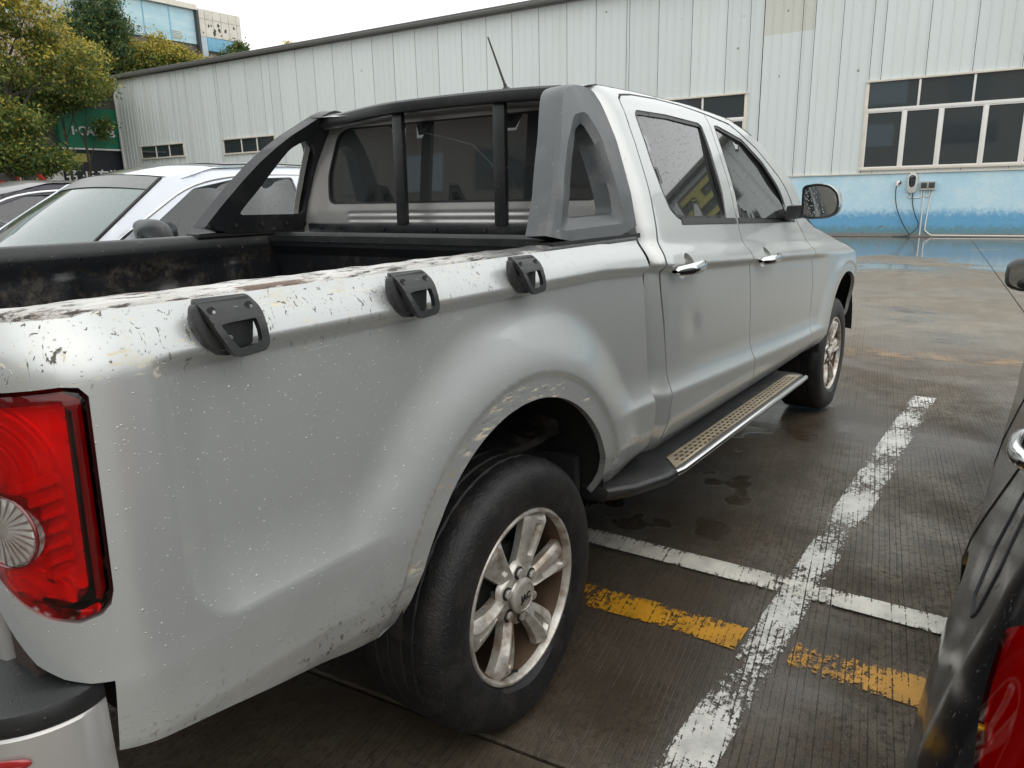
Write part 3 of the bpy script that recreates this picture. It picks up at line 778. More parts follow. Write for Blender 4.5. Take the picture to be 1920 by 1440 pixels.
m = MB(); m.box(1.6, 2.5, .03, .09, 3.45, 3.85); m.build('yellow_notice', 'yellow', sh)
m = MB(); m.box(.3, 1.0, -.2, .1, 0, 3.95); m.build('white_pillar', 'white_metal', sh)
fl = empty('red_bunting', (14.5, 36.5, 0)); tag(fl, 'red banners and lanterns on a pole in front of the shop below the trees', 'banner')
m = MB(); m.tube([(0, 0, 0), (0, 0, 4.2)], .04, 8); m.build('pole', 'white_metal', fl)
m = MB()
for a, b in (((-.9, 3.7), (0, 2.2)), ((.1, 3.6), (1.5, 1.6))):
    m.add([(a[0], 0, a[1]), (a[0]+.25, .1, a[1]+.05), (b[0]+.25, .0, b[1]), (b[0], .1, b[1]-.1)], [(0, 1, 2, 3)])
m.build('banner_cloth', 'red_cloth', fl)
m = MB()
for k in range(14):
    x, z = random.choice([(-5.5, 3.1), (-2, 2.5), (-1.3, 2.4), (-.6, 2.3), (-3.2, 2.9)]); x += random.uniform(-.5, .5); z += random.uniform(-.3, .3)
    m.grid(lambda u, v: (x+.14*math.cos(2*math.pi*u)*math.sin(math.pi*v), .14*math.sin(2*math.pi*u)*math.sin(math.pi*v), z+.12*math.cos(math.pi*v)), 8, 5)
m.build('lantern', 'red_cloth', fl)
# trees
def tree(name, label, base, trunk_h, blobs, ratio, n_leaf=9000, leaf=.092, seed=1, lean=(0, 0), group=None, limbs=True, tr=.16):
    rg = np.random.default_rng(seed); root = empty(name, base); tag(root, label, 'tree', group)
    m = MB(); m.tube([(0, 0, -.1), (lean[0]*.3, lean[1]*.3, trunk_h*.5), (lean[0], lean[1], trunk_h)], tr, 9, radii=[tr, tr*.8, tr*.62])
    for b in blobs:
        c = b[:3]; e = Vector(c); s = Vector((lean[0]*.7, lean[1]*.7, trunk_h*rg.uniform(.6, .98)))
        if limbs: m.tube([s, s.lerp(e, .5)+Vector((rg.uniform(-.3, .3), 0, .15)), e], .05, 6, radii=[tr*.42, tr*.25, .02])
    m.build('trunk', 'bark', root, smooth=50)
    w_ = np.array([b[3]*b[4]*b[5] for b in blobs])**(.75); w_ /= w_.sum()
    pos = []; yel = []
    zs = [b[2]+b[5] for b in blobs]; zmax = max(zs); zmin = min(b[2]-b[5] for b in blobs)
    for b, k in zip(blobs, (w_*n_leaf*1.9).astype(int)):
        nc = max(3, k//26); d = rg.normal(size=(nc, 3)); d /= np.linalg.norm(d, axis=1)[:, None]; rad = rg.uniform(.25, 1.0, nc)**.55
        cc = np.array(b[:3])+d*rad[:, None]*np.array(b[3:6]); sp = rg.uniform(.10, .30, nc)
        for q in range(nc):
            kk = 26; off = rg.normal(size=(kk, 3))*sp[q]*np.array((1, 1, .6)); pos.append(cc[q]+off)
            hh = (cc[q][2]-zmin)/(zmax-zmin+1e-6); yel += [(hh*.9+d[q][2]*.35+rad[q]*.2-.35)+rg.normal()*.12]*kk
    P = np.concatenate(pos); yel = np.array(yel); n = len(P)
    a = rg.normal(size=(n, 3)); a /= np.linalg.norm(a, axis=1)[:, None]; bb = np.cross(a, rg.normal(size=(n, 3))); bb /= np.linalg.norm(bb, axis=1)[:, None]
    sz = rg.uniform(.55, 1.25, n)[:, None]*leaf
    V = np.stack([P-a*sz, P+bb*sz*.45, P+a*sz, P-bb*sz*.45], 1).reshape(-1, 3)
    me = bpy.data.meshes.new('crown'); me.vertices.add(4*n); me.vertices.foreach_set('co', V.ravel())
    me.loops.add(4*n); me.loops.foreach_set('vertex_index', np.arange(4*n, dtype=np.int32)); me.polygons.add(n)
    me.polygons.foreach_set('loop_start', np.arange(0, 4*n, 4, dtype=np.int32)); me.polygons.foreach_set('loop_total', np.full(n, 4, dtype=np.int32))
    r1 = rg.random(n); mi = np.where(r1 < np.clip(yel*ratio[0], 0, .92), 1, np.where(rg.random(n) < ratio[1], 2, 0)).astype(np.int32)
    me.update(); link('crown', me, ['leaf_g' if ratio[2] else 'leaf_d', 'leaf_y', 'leaf_o'], root)
    me.polygons.foreach_set('material_index', mi); me.update()
    return root
G_T = 'street trees beyond the parked cars'
TREES = [
 ('big yellow-topped tree with a dark leaning trunk at far left', (13.3, 33, 0), 7.2, [(-.8, 0, 9.0, 1.8, 1.6, 1.4), (1.0, 0, 8.8, 1.7, 1.5, 1.2), (2.3, .2, 7.6, 1.4, 1.3, 1.2), (3.1, 0, 6.6, 1.1, 1.1, .9), (-2.4, 0, 7.6, 1.5, 1.4, 1.2), (0.4, 0, 7.0, 1.7, 1.3, 1.0), (-1.6, 0, 5.6, 1.2, 1.1, .7)], (1.05, .55, 1), 10500, dict(seed=3, lean=(-.25, .2), tr=.17)),
 ('yellow-tipped tree whose crown reaches the corner of the warehouse roof', (18.8, 41, 0), 5.6, [(.2, 0, 8.4, 1.5, 1.3, 1.2), (1.5, 0, 7.0, 1.2, 1.2, 1.1), (-1.1, 0, 6.9, 1.4, 1.2, 1.1), (.5, 0, 5.6, 1.7, 1.1, .8), (1.8, 0, 8.9, 1.2, 1.1, .9)], (.9, .5, 1), 10000, dict(seed=5, tr=.13)),
 ('rounded deep green tree standing in front of the blue hoarding', (22.3, 42.5, 0), 8.0, [(0, 0, 11.9, 1.2, 1.2, 1.3), (.8, 0, 10.9, 1.0, 1.1, 1.0), (-.9, 0, 10.7, 1.1, 1.1, 1.1), (.2, 0, 9.6, 1.5, 1.3, 1.1)], (.0, .22, 0), 9000, dict(seed=8, tr=.15)),
 ('pointed yellow and green tree rising behind the low end of the warehouse roof', (25.8, 43, 0), 7.0, [(-.9, 0, 9.6, 1.5, 1.3, .9), (.5, 0, 9.9, 1.3, 1.3, .9), (1.9, 0, 9.4, 1.2, 1.2, .7), (.1, 0, 10.9, .35, .4, .6), (0, 0, 8.4, 2.6, 1.3, .8), (-2.4, 0, 8.9, 1.2, 1.2, 1.0), (2.9, 0, 9.5, 1.1, 1.1, .8), (-1.6, 0, 9.9, 1.2, 1.1, .8), (3.9, 0, 9.2, .9, .9, .6), (1.3, 0, 10.2, 1.0, .9, .6)], (1.0, .6, 1), 16000, dict(seed=9, tr=.15)),
 ('small dark green tree top in front of the pale panel wall', (31.6, 43.6, 0), 8.0, [(.5, 0, 11.0, .7, .7, .7), (1.2, 0, 10.6, .6, .6, .5), (-.3, 0, 10.5, .6, .5, .5)], (.15, .2, 0), 3000, dict(seed=12, tr=.10)),
 ('low leafy tree with thin trunks in front of the green shop sign', (17.0, 37, 0), 5.0, [(-.5, 0, 6.4, 1.2, 1.0, .9), (.6, 0, 6.8, 1.1, 1.0, .8), (-1.2, 0, 5.3, .9, .7, .6), (1.4, 0, 6.7, .8, .8, .6)], (.35, .35, 1), 6500, dict(seed=15, tr=.08)),
 ('slim tree standing closest to the left end of the warehouse', (17.9, 37, 0), 5.0, [(.5, 0, 6.9, .9, .8, .6), (1.0, 0, 5.0, .3, .4, .5), (-.3, 0, 6.3, .6, .6, .4)], (.3, .3, 1), 3200, dict(seed=16, tr=.08)),
 ('dark bushy tree filling the lower left corner behind the navy car', (12.0, 31, 0), 3.0, [(-1.4, 0, 3.5, 1.3, 1.1, .9), (.3, 0, 3.3, 1.2, 1.1, .8), (1.5, 0, 3.1, .8, .8, .5), (-2.5, 0, 4.6, 1.4, 1.1, 1.1), (-.2, 0, 4.6, 1.4, 1.1, .8)], (.25, .45, 1), 12000, dict(seed=18, tr=.12)),
 ('tall olive tree at the very left edge of the view', (10.4, 32, 0), 6.5, [(-.5, 0, 8.0, 1.9, 1.5, 1.5), (.4, 0, 6.2, 1.8, 1.4, 1.2), (-1.7, 0, 6.4, 1.6, 1.4, 1.3)], (.7, .5, 1), 11000, dict(seed=21, tr=.14)),
 ('shady green tree in the gap between the big tree and the shop sign', (14.6, 36, 0), 4.6, [(0, 0, 5.2, 1.3, 1.0, 1.0), (-1.3, 0, 4.4, 1.0, .9, .8), (.3, 0, 6.5, 1.3, 1.0, .8)], (.1, .35, 1), 7000, dict(seed=24, tr=.12)),
 ('distant yellow tree tip just peeking over the warehouse roof', (50, 60, 0), 13.0, [(0, 0, 15.6, .5, .5, .8)], (1.2, .5, 1), 900, dict(leaf=.09, seed=22, limbs=False, tr=.1)),
]
for lab, base, th_, blobs, ratio, nl, kw in TREES: tree('street_tree', lab, base, th_, blobs, ratio, nl, group=G_T, **kw)
# building across the yard, behind the viewer: seen only in reflections
MS['facing_wall'] = simple('facing_building_wall', (.27, .24, .215), .7, noise=.25, nscale=.4)
ob = empty('yard_building', (-24, 5, 0)); tag(ob, 'dull brown building across the yard, seen only as reflections in the windows', 'building')
m = MB(); m.box(-8, 0, -34, 34, 0, 10.4); m.build('wall', 'facing_wall', ob)
for k in range(11):
    for z in (1.2, 4.6, 7.8): m = MB(); m.box(.002, .06, -32+k*6, -28.4+k*6, z, z+1.7); m.build('window', 'glass_win' if (k+int(z)) % 3 else 'lightband', ob)

# ================================================================== SILVER PICKUP
truck = empty('pickup_truck', (0, 0, 0))
tag(truck, 'scratched silver crew cab pickup truck with black sport bar parked on wet concrete', 'pickup truck')
def sst(x, a, b):
    t = np.clip((np.asarray(x, float)-a)/(b-a), 0, 1); return t*t*(3-2*t)
_zk = np.array([.40, .46, .50, .54, .60, .69, .72, .90, 1.10, 1.112, 1.135, 1.158, 1.172, 1.185, 1.21, 1.30, 1.45, 1.55, 1.60, 1.625, 1.645, 1.66, 1.70])
_bk = np.array([.79, .825, .855, .878, .897, .903, .902, .901, .899, .897, .887, .869, .856, .852, .845, .810, .745, .697, .662, .632, .59, .52, .38])
_zd = np.arange(.30, 1.80, .002); _bd = np.interp(_zd, _zk, _bk)
_k = np.exp(-.5*(np.arange(-12, 13)*.002/.0055)**2); _k /= _k.sum(); _bd = np.convolve(np.pad(_bd, 12, mode='edge'), _k, 'valid')
def zshift(u, z): return np.clip(u-.35, 0, 3)*.055*(1-sst(z, 1.10, 1.35))*sst(z, .40, .62)
ARCHES = ((-.03, .445, .405), (3.36, .40, .43))
def width(u, z, arches=ARCHES):
    u = np.asarray(u, float); z = np.asarray(z, float)
    zp = z+zshift(u, z)
    b = np.interp(zp, _zd, _bd)
    # recessed flank between the shoulder crease and the lower swell
    dt = np.clip((1.108-zp)/.024, 0, 1); db = np.clip((zp-.700)/.095, 0, 1); dl = np.clip((u+.876)/.085, 0, 1)
    db = np.where(u < -.30, np.clip((zp-.712)/.125, 0, 1), db)
    m = 1-np.clip((1-db)**2+(1-dl)**2, 0, 1)
    mt = dt**.8; mt = mt*mt*(3-2*mt)
    fw = np.zeros_like(b); lip = np.zeros_like(b)
    for cx, cz, r0 in arches:
        r = np.hypot(u-cx, z-cz); near = (np.abs(u-cx) < .75)
        f = (1-sst(r, r0+.050, r0+.225))*(1-sst(zp, 1.00, 1.115)); fw = np.maximum(fw, np.where(near, f, 0))
        lip = lip+np.where(near & (r < r0+.058), -.0075*sst(r, r0+.062, r0+.050), 0)
    b = b-.024*m*mt*(1-sst(u, 2.60, 2.95))*(1-fw)+.013*fw+lip
    # a couple of small dents
    b = b-.0035*np.exp(-(((u-1.02)/.05)**2+((z-.87)/.035)**2))
    return b
def wrap(u, z, uc, r, s=1.0, front=False):
    """vertical corner of radius r: behind uc the sheet turns inwards"""
    b = width(u, z); u = np.asarray(u, float)
    d = np.where(front, u-uc, uc-u); a = np.clip(d/r, 0, math.pi/2); ext = np.clip(d-r*math.pi/2, 0, None)
    sgn = 1 if front else -1
    X = np.where(d > 0, uc+sgn*r*np.sin(a), u); Yo = b-np.where(d > 0, r*(1-np.cos(a))+ext, 0)
    return X, Yo
def pos_bed(s):
    def f(u, z): X, Yo = wrap(u, z, -.915, .13); return np.stack([X, -s*Yo, np.broadcast_to(z, X.shape)], -1)
    return f
def pos_cab(s):
    def f(u, z): X, Yo = wrap(u, z, .800, .085); return np.stack([X, -s*Yo, np.broadcast_to(z, X.shape)], -1)
    return f
def pos_fend(s):
    def f(u, z): X, Yo = wrap(u, z, 3.55, .40, front=True); return np.stack([X, -s*Yo, np.broadcast_to(z, X.shape)], -1)
    return f
def inward_y(s): return lambda Q: np.stack([np.zeros(len(Q)), np.full(len(Q), float(s)), np.zeros(len(Q))], -1)
def arc(cx, cz, r, a0, a1, n, sx=1.0): return [(cx+sx*r*math.cos(R(a0+(a1-a0)*i/n)), cz+r*math.sin(R(a0+(a1-a0)*i/n))) for i in range(n+1)]

RWC = [(.900, 1.545), (.93, 1.560), (1.17, 1.563), (1.455, 1.553), (1.478, 1.54), (1.474, 1.49), (1.443, 1.337), (1.422, 1.200), (1.06, 1.207), (.955, 1.216), (.905, 1.250), (.883, 1.31), (.880, 1.40)]
FWC = [(1.615, 1.553), (1.66, 1.556), (1.903, 1.514), (2.076, 1.422), (2.2, 1.302), (2.285, 1.20), (2.31, 1.168), (1.575, 1.190), (1.568, 1.317), (1.592, 1.45)]
lamp_out = [(-1.165, 1.086), (-.985, 1.093), (-.966, 1.090), (-.957, 1.078), (-.966, .826), (-.971, .808), (-.983, .796), (-1.01, .789), (-1.04, .796), (-1.075, .812), (-1.115, .836), (-1.165, .86)]
bed_outline = [(-1.165, 1.172), (.610, 1.172), (.606, 1.11), (.612, 1.06), (.626, 1.0), (.646, .854), (.664, .70), (.668, .633), (.660, .545), (.625, .525), (.43, .489), (.375, .470)] \
    + arc(-.03, .445, .405, 4, 174, 44) + [(-.438, .486), (-.50, .488), (-.568, .500), (-.693, .531), (-.82, .560), (-.916, .580), (-.988, .592), (-.982, .70), (-1.01, .703), (-1.04, .712), (-1.075, .730), (-1.10, .755), (-1.135, .785), (-1.165, .815), (-1.165, .86)] \
    + lamp_out[::-1][1:]
wheel_x = (0.0, 3.30)
for s in (1, -1):
    sv = 'silver' if s == 1 else 'silver_dry'
    big = dict(du=.010, dz=.006) if s == 1 else dict(du=.04, dz=.02)
    mid = dict(du=.014, dz=.008) if s == 1 else dict(du=.05, dz=.03)
    bp = panel('bed_side_panel', bed_outline, [], pos_bed(s), sv, truck, flange=.018, inward=inward_y(s), **big)
    if s == 1: bp['label'] = 'dented scratched bed side with scraped wheel arch'
    clean = 'silver_clean' if s == 1 else 'silver_dry'
    # ---- tail lamp
    lp = pos_bed(s)
    base = panel('tail_lamp', rounded(lamp_out, .006), [], lambda u, z: lp(u, z)-np.array([0, -s*.060, 0]), 'dark_red', truck, du=.02, dz=.02, flange=0)
    ins = [(-1.160, 1.081), (-.982, 1.088), (-.968, 1.084), (-.962, 1.074), (-.971, .829), (-.976, .813), (-.987, .802), (-1.01, .795), (-1.04, .801), (-1.075, .818), (-1.112, .841), (-1.160, .864)]
    def bulge(u, z, k=.010):
        Q = lp(u, z); e = np.clip(segdist(np.atleast_1d(u), np.atleast_1d(z), ins)/.018, 0, 1); return Q+np.array([0, -s, 0])*(k*(e*(2-e)))[:, None]*.6
    cLr = [(-1.090+.0575*math.cos(a), .915+.046*math.sin(a)) for a in [k*2*math.pi/28 for k in range(28)]]
    panel('lens', ins, [cLr], lambda u, z: bulge(u, z)-np.array([0, s*.001, 0]), 'red_lens', base, du=.008, dz=.008, flange=.016, inward=inward_y(s))
    if s == 1:
        # stepped reflector bowl with blades behind the lens
        def refl(u, z):
            u = np.asarray(u); z = np.asarray(z); Q = lp(u, z)
            d = .030+.010*np.sin(np.clip((u+1.1)/.14, 0, 1)*3.1)
            r1 = np.hypot((u+1.075)/1.0, (z-.985)/1.1); d = d+np.where(r1 < .095, -.018*np.cos(r1/.095*1.5)+.004*np.sin(r1*300), 0)
            r3 = np.hypot((u+1.06)/1.0, (z-.815)/.8); d = d+np.where(r3 < .075, .012*np.cos(r3*160), 0)
            return Q+np.array([0, 1, 0])*d[..., None]
        panel('reflector_bowl', [(-1.16, 1.07), (-.982, 1.075), (-.971, 1.066), (-.979, .826), (-.996, .808), (-1.06, .818), (-1.11, .85), (-1.16, .87)], [], refl, 'reflector', base, du=.006, dz=.006, flange=0)
        # dark outer band
        panel('lamp_edge_band', [(-1.11, 1.082), (-.982, 1.086), (-.964, 1.075), (-.972, .828), (-.979, .814), (-.984, .818), (-.975, 1.062), (-.987, 1.073), (-1.11, 1.071)], [], lambda u, z: lp(u, z)+np.array([0, .006, 0]), 'dark_red', base, du=.02, dz=.02, flange=0)
        for k in range(7):
            zc = .975-.020*k if k < 4 else .975-.020*k
            zc = .972-.020*k
            m = MB()
            Q = lambda u, z: Vector(lp(np.array([u]), np.array([z]))[0].tolist())
            a = [Q(-1.052+.004*k, zc-.008), Q(-1.028, zc-.002), Q(-1.000, zc+.006)]
            for i in range(2):
                p, q = a[i], a[i+1]; t0 = .002+.004*i; t1 = .002+.004*(i+1)
                m.add([p+Vector((0, .003, 0)), q+Vector((0, .003, 0)), q+Vector((0, .024, -.002)), p+Vector((0, .024, -.002)), p+Vector((0, .003, t0)), q+Vector((0, .003, t1)), q+Vector((0, .024, t1)), p+Vector((0, .024, t0))], [(0, 1, 2, 3), (4, 5, 6, 7), (0, 1, 5, 4)])
            m.build('lamp_blade', 'reflector', base)
        # round clear reversing lens
        cL = (-1.090, .915); cc = [(cL[0]+.057*math.cos(a), cL[1]+.0455*math.sin(a)) for a in [k*2*math.pi/28 for k in range(28)]]
        rl = panel('reversing_lens', cc, [], lambda u, z: bulge(u, z)+np.array([0, -.0025, 0]), 'clear_lens', base, du=.01, dz=.01, flange=.01, inward=inward_y(s))
        m = MB(); c3 = Q(*cL)+Vector((0, .004, 0)); ex = (Q(cL[0]+.02, cL[1])-Q(cL[0], cL[1])).normalized(); ez = Vector((0, 0, 1))
        for k in range(26):
            a = k*2*math.pi/26; d = ex*math.cos(a)+ez*math.sin(a)*.85; n = ex*-math.sin(a)+ez*math.cos(a)
            m.add([c3+d*.014-n*.001, c3+d*.055-n*.004, c3+d*.055+n*.004, c3+d*.014+n*.001, c3+d*.035+Vector((0, -.006, 0))], [(0, 1, 4), (1, 2, 4), (2, 3, 4), (3, 0, 4)])
        m.build('lens_ribs', 'reflector', rl)
        m = MB(); m.tube([c3+ex*(.058*math.cos(a))+ez*(.049*math.sin(a))+Vector((0, -.004, 0)) for a in [k*2*math.pi/32 for k in range(33)]], .0025, 6); m.build('lens_ring', 'dark_red', rl, smooth=60)
    # ---- doors and cab side
    div = [(1.585, 1.594), (1.553, 1.47), (1.535, 1.36), (1.528, 1.27), (1.537, 1.181), (1.560, 1.085), (1.592, 1.02), (1.615, .95), (1.633, .85), (1.640, .75), (1.648, .65), (1.668, .503)]
    rd_left = [(.778, .528), (.790, .625), (.802, .70), (.797, .78), (.780, .90), (.764, 1.0), (.757, 1.06), (.760, 1.10), (.775, 1.18), (.790, 1.271), (.808, 1.383), (.826, 1.504), (.838, 1.560), (.850, 1.585), (.880, 1.600), (.985, 1.611), (1.186, 1.616), (1.40, 1.610)]
    rd = panel('rear_door', rd_left+[(p[0]-.003, p[1]) for p in div], [rounded([(.900, 1.545), (.93, 1.560), (1.17, 1.563), (1.455, 1.553), (1.478, 1.54), (1.474, 1.49), (1.443, 1.337), (1.422, 1.200), (1.06, 1.207), (.955, 1.216), (.905, 1.250), (.883, 1.31), (.880, 1.40)], .012), [(.912+.040*math.cos(a), 1.071+.041*math.sin(a)) for a in [k*2*math.pi/28 for k in range(28)]]], pos_cab(s), clean, truck, inward=inward_y(s), **mid)
    fd_right = [(1.83, 1.568), (2.058, 1.476), (2.234, 1.362), (2.38, 1.230), (2.43, 1.165), (2.50, 1.105), (2.575, 1.01), (2.625, .90), (2.645, .80), (2.640, .70), (2.61, .60), (2.56, .53), (2.505, .487)]
    fwin = rounded([(1.615, 1.553), (1.66, 1.556), (1.903, 1.514), (2.076, 1.422), (2.2, 1.302), (2.285, 1.20), (2.31, 1.168), (1.575, 1.190), (1.568, 1.317), (1.592, 1.45)], .010)
    fd = panel('front_door', [(p[0]+.003, p[1]) for p in div[::-1]]+fd_right, [fwin, [(1.774+.040*math.cos(a), 1.033+.041*math.sin(a)) for a in [k*2*math.pi/28 for k in range(28)]]], pos_cab(s), clean, truck, inward=inward_y(s), **mid)
    # body side ring round the doors
    off = .006
    rg = [(.704, .50), (.704, 1.03), (.704, 1.60), (.704, 1.617), (.78, 1.628), (1.08, 1.634), (1.5, 1.628), (1.87, 1.596), (2.16, 1.504), (2.40, 1.370), (2.52, 1.262), (2.58, 1.190)]
    inner = [(2.44, 1.168), (2.388, 1.238), (2.240, 1.370), (2.062, 1.484), (1.832, 1.576), (1.585, 1.602), (1.40, 1.617), (1.186, 1.623), (.985, 1.618), (.878, 1.607), (.845, 1.590), (.832, 1.562), (.820, 1.506), (.802, 1.385), (.784, 1.273), (.769, 1.182), (.754, 1.102), (.751, 1.06), (.758, 1.0), (.774, .898), (.791, .78), (.796, .70), (.784, .625), (.772, .526), (1.0, .518), (1.668, .496), (2.50, .480), (2.56, .522)]
    panel('cab_side', rg+inner+[(2.58, .515), (2.56, .44), (1.6, .452), (.72, .47)], [], pos_cab(s), clean, truck, flange=.02, inward=inward_y(s), **mid)
    fo = [(2.586, 1.188), (2.66, 1.150), (2.80, 1.106), (2.95, 1.075), (3.135, 1.040), (3.35, .995), (3.60, .925), (3.85, .86), (4.1, .80), (4.24, .76), (4.24, .42), (3.84, .42)]+arc(3.36, .40, .43, 4, 172, 30)+[(2.90, .45), (2.80, .445), (2.60, .450), (2.566, .52), (2.616, .60), (2.646, .70), (2.651, .80), (2.631, .90), (2.581, 1.013), (2.506, 1.109), (2.44, 1.165)]
    panel('front_fender', fo, [], pos_fend(s), clean, truck, flange=.02, inward=inward_y(s), **mid)
    # window seals and glass
    rwin = rounded([(.900, 1.545), (.93, 1.560), (1.17, 1.563), (1.455, 1.553), (1.478, 1.54), (1.474, 1.49), (1.443, 1.337), (1.422, 1.200), (1.06, 1.207), (.955, 1.216), (.905, 1.250), (.883, 1.31), (.880, 1.40)], .012)
    def shrink(poly, d):
        A = np.array(poly); c = A.mean(0); n = len(A); out = []
        ar = sum(A[i][0]*A[(i+1) % n][1]-A[(i+1) % n][0]*A[i][1] for i in range(n)); sg = 1 if ar > 0 else -1
        for i in range(n):
            t = A[(i+1) % n]-A[i-1]; t = t/(np.linalg.norm(t)+1e-9); out.append(tuple(A[i]+np.array([-t[1], t[0]])*d*sg))
        return out
    pc = pos_cab(s)
    for dr, wn_, wc_ in ((rd, rwin, RWC), (fd, fwin, FWC)):
        panel('window_seal', wn_, [rounded(shrink(wc_, .015), .010)], lambda u, z: pc(u, z)+np.array([0, s*.003, 0]), 'rubber', dr, du=.03, dz=.03, edge=.02, flange=.012, inward=inward_y(s))
        gl = rounded(shrink(wc_, .006), .010)
        panel('window_glass', gl, [], lambda u, z: np.stack([np.broadcast_to(u, np.shape(z)), -s*(np.interp(z, [1.15, 1.60], [.857, .677])-.008), z], -1), 'glass_dark', dr, du=.05, dz=.05, flange=0)
    # lower black sill strip of windows
    m = MB()
    for a, b, dr in ((.98, 1.520, rd), (1.552, 2.40, fd)):
        m = MB(); n = 24; vs = []
        for i in range(n+1):
            u = a+(b-a)*i/n; zc = np.interp(u, [.98, 1.55, 2.40], [1.206, 1.187, 1.160]); w0 = float(width(u, zc)); 
            vs += [(u, -s*(w0+.001), zc-.011), (u, -s*(w0+.006), zc-.007), (u, -s*(w0-.002), zc+.013), (u, -s*(w0-.016), zc+.013)]
        m.add(vs, [(4*i+k, 4*i+4+k, 4*i+5+k, 4*i+1+k) for i in range(n) for k in range(3)]); m.build('window_sill_trim', 'rubber', dr, smooth=50)
    # door handles
    for dr, xa, xb, za in ((rd, .800, 1.040, 1.071), (fd, 1.665, 1.900, 1.033)):
        h = MB(); w0 = float(width((xa+xb)/2, za)); L = xb-xa; xm = (xa+xb)/2
        def hf(u, v, w0=w0, xm=xm, za=za, L=L, s=s):
            t = u*2-1; x = xm+t*L/2; pr = (1-abs(t)**2.6); ww = .0200*(.66+.34*pr); out = w0+.006+.030*pr**.8*(.55+.45*pr)
            a = 2*math.pi*v; th = .0105
            return (x, -s*(out+th*math.cos(a)-.004), za+t*.004-.004+ww*math.sin(a)*(1 if abs(t) < 1 else .4))
        h.grid(hf, 22, 14, closed_v=True); hd = h.build('door_handle', 'chrome', dr, smooth=60)
        cup = MB(); 
        def cf(u, v, w0=w0, xm=xm, za=za, s=s):
            r = u*.0405; a = 2*math.pi*v; z = za+r*1.025*math.sin(a); x = xm-.008+r*math.cos(a)
            wz = float(width(x, z)); return (x, -s*(wz-.001-.026*math.sqrt(max(0, 1-u**2.6))), z)
        cup.grid(cf, 8, 26, closed_v=True); cup.build('handle_cup', clean, hd, smooth=60)
    # running board
    st = MB(); sb = empty('side_step', (0, 0, 0)); sb.parent = truck
    xs_ = [.38, .46, .60, .70, 2.02, 2.10, 2.16, 2.19]; yo = [.895, .945, .985, .992, 1.002, 1.002, .985, .95]; yi = [.80, .81, .82, .82, .82, .82, .82, .82]; zt = [.492, .488, .483, .482, .470, .468, .465, .462]
    vs = []; N = len(xs_)
    for i in range(N):
        for y, z in ((yi[i], zt[i]), (yo[i]-.012, zt[i]), (yo[i], zt[i]-.010), (yo[i]-.006, zt[i]-.032), (yo[i]-.035, zt[i]-.046), (yi[i], zt[i]-.05)): vs.append((xs_[i], -s*y, z))
    st.add(vs, [(6*i+k, 6*i+6+k, 6*i+6+(k+1) % 6, 6*i+(k+1) % 6) for i in range(N-1) for k in range(6)]+[tuple(range(6)), tuple(6*(N-1)+k for k in range(6))]); st.build('step_body', 'black', sb, bevel=.006)
    # perforated tread
    def tf(u, z): # u = x, z = y offset
        zz = np.interp(u, [.62, 2.12], [.4875, .4745]); return np.stack([u, -s*np.asarray(z, float), zz+np.zeros_like(u)], -1)
    outl = [(.655, .978), (.725, .918), (2.045, .926), (2.085, .935), (2.10, .984)]
    holes = []
    if s == 1:
        nh = 34
        for k in range(nh):
            for j in range(3):
                xc = .722+k*.0392+j*.006; yc = .9345+j*.0165+.000*k
                if k == 0 and j == 0: continue
                w_, h_ = .0125, .0042; holes.append([(xc+sx*w_*(1 if q else .75), yc+sy*h_*(.45 if q else 1)) for sx, sy, q in ((-1, -1, 1), (-1, -1, 0), (1, -1, 0), (1, -1, 1), (1, 1, 1), (1, 1, 0), (-1, 1, 0), (-1, 1, 1))])
    panel('tread_strip', outl, holes, tf, 'tread', sb, du=.3, dz=.2, edge=.2, flange=.004, inward=lambda Q: np.tile([0., 0, -1], (len(Q), 1)))
    m = MB(); m.tube([(.64, -s*.985, .474), (.68, -s*.992, .474), (1.4, -s*.998, .469), (2.08, -s*1.002, .462), (2.12, -s*1.0, .461)], .0105, 12); m.build('chrome_edge', 'chrome', sb, smooth=60)
    for x in (.95, 1.75): m = MB(); m.bar((x, -s*.45, .40), (x, -s*.93, .43), .05, .03); m.build('step_bracket', 'dark', sb)
    # wheel housings
    for cx, cz, r0 in ARCHES:
        m = MB(); n = 24
        def lf(u, v, cx=cx, cz=cz, r0=r0, s=s):
            a = R(2+176*u); rr = r0+.012; return (cx+rr*math.cos(a), -s*(.875-.33*v), cz+rr*math.sin(a)+.012*math.sin(v*9))
        m.grid(lf, n, 5); m.add([(cx+(r0+.01)*math.cos(R(2+176*i/n)), -s*.545, cz+(r0+.01)*math.sin(R(2+176*i/n))) for i in range(n+1)], [tuple(range(n+1))])
        m.build('wheel_housing', 'dark', truck, smooth=50)
    m = MB(); m.box(.42, .47, -s*.84, -s*.50, .40, .80) if False else m.box(.30, .33, -s*.83, -s*.58, .36, .60); m.build('splash_guard', 'black', truck, bevel=.004)

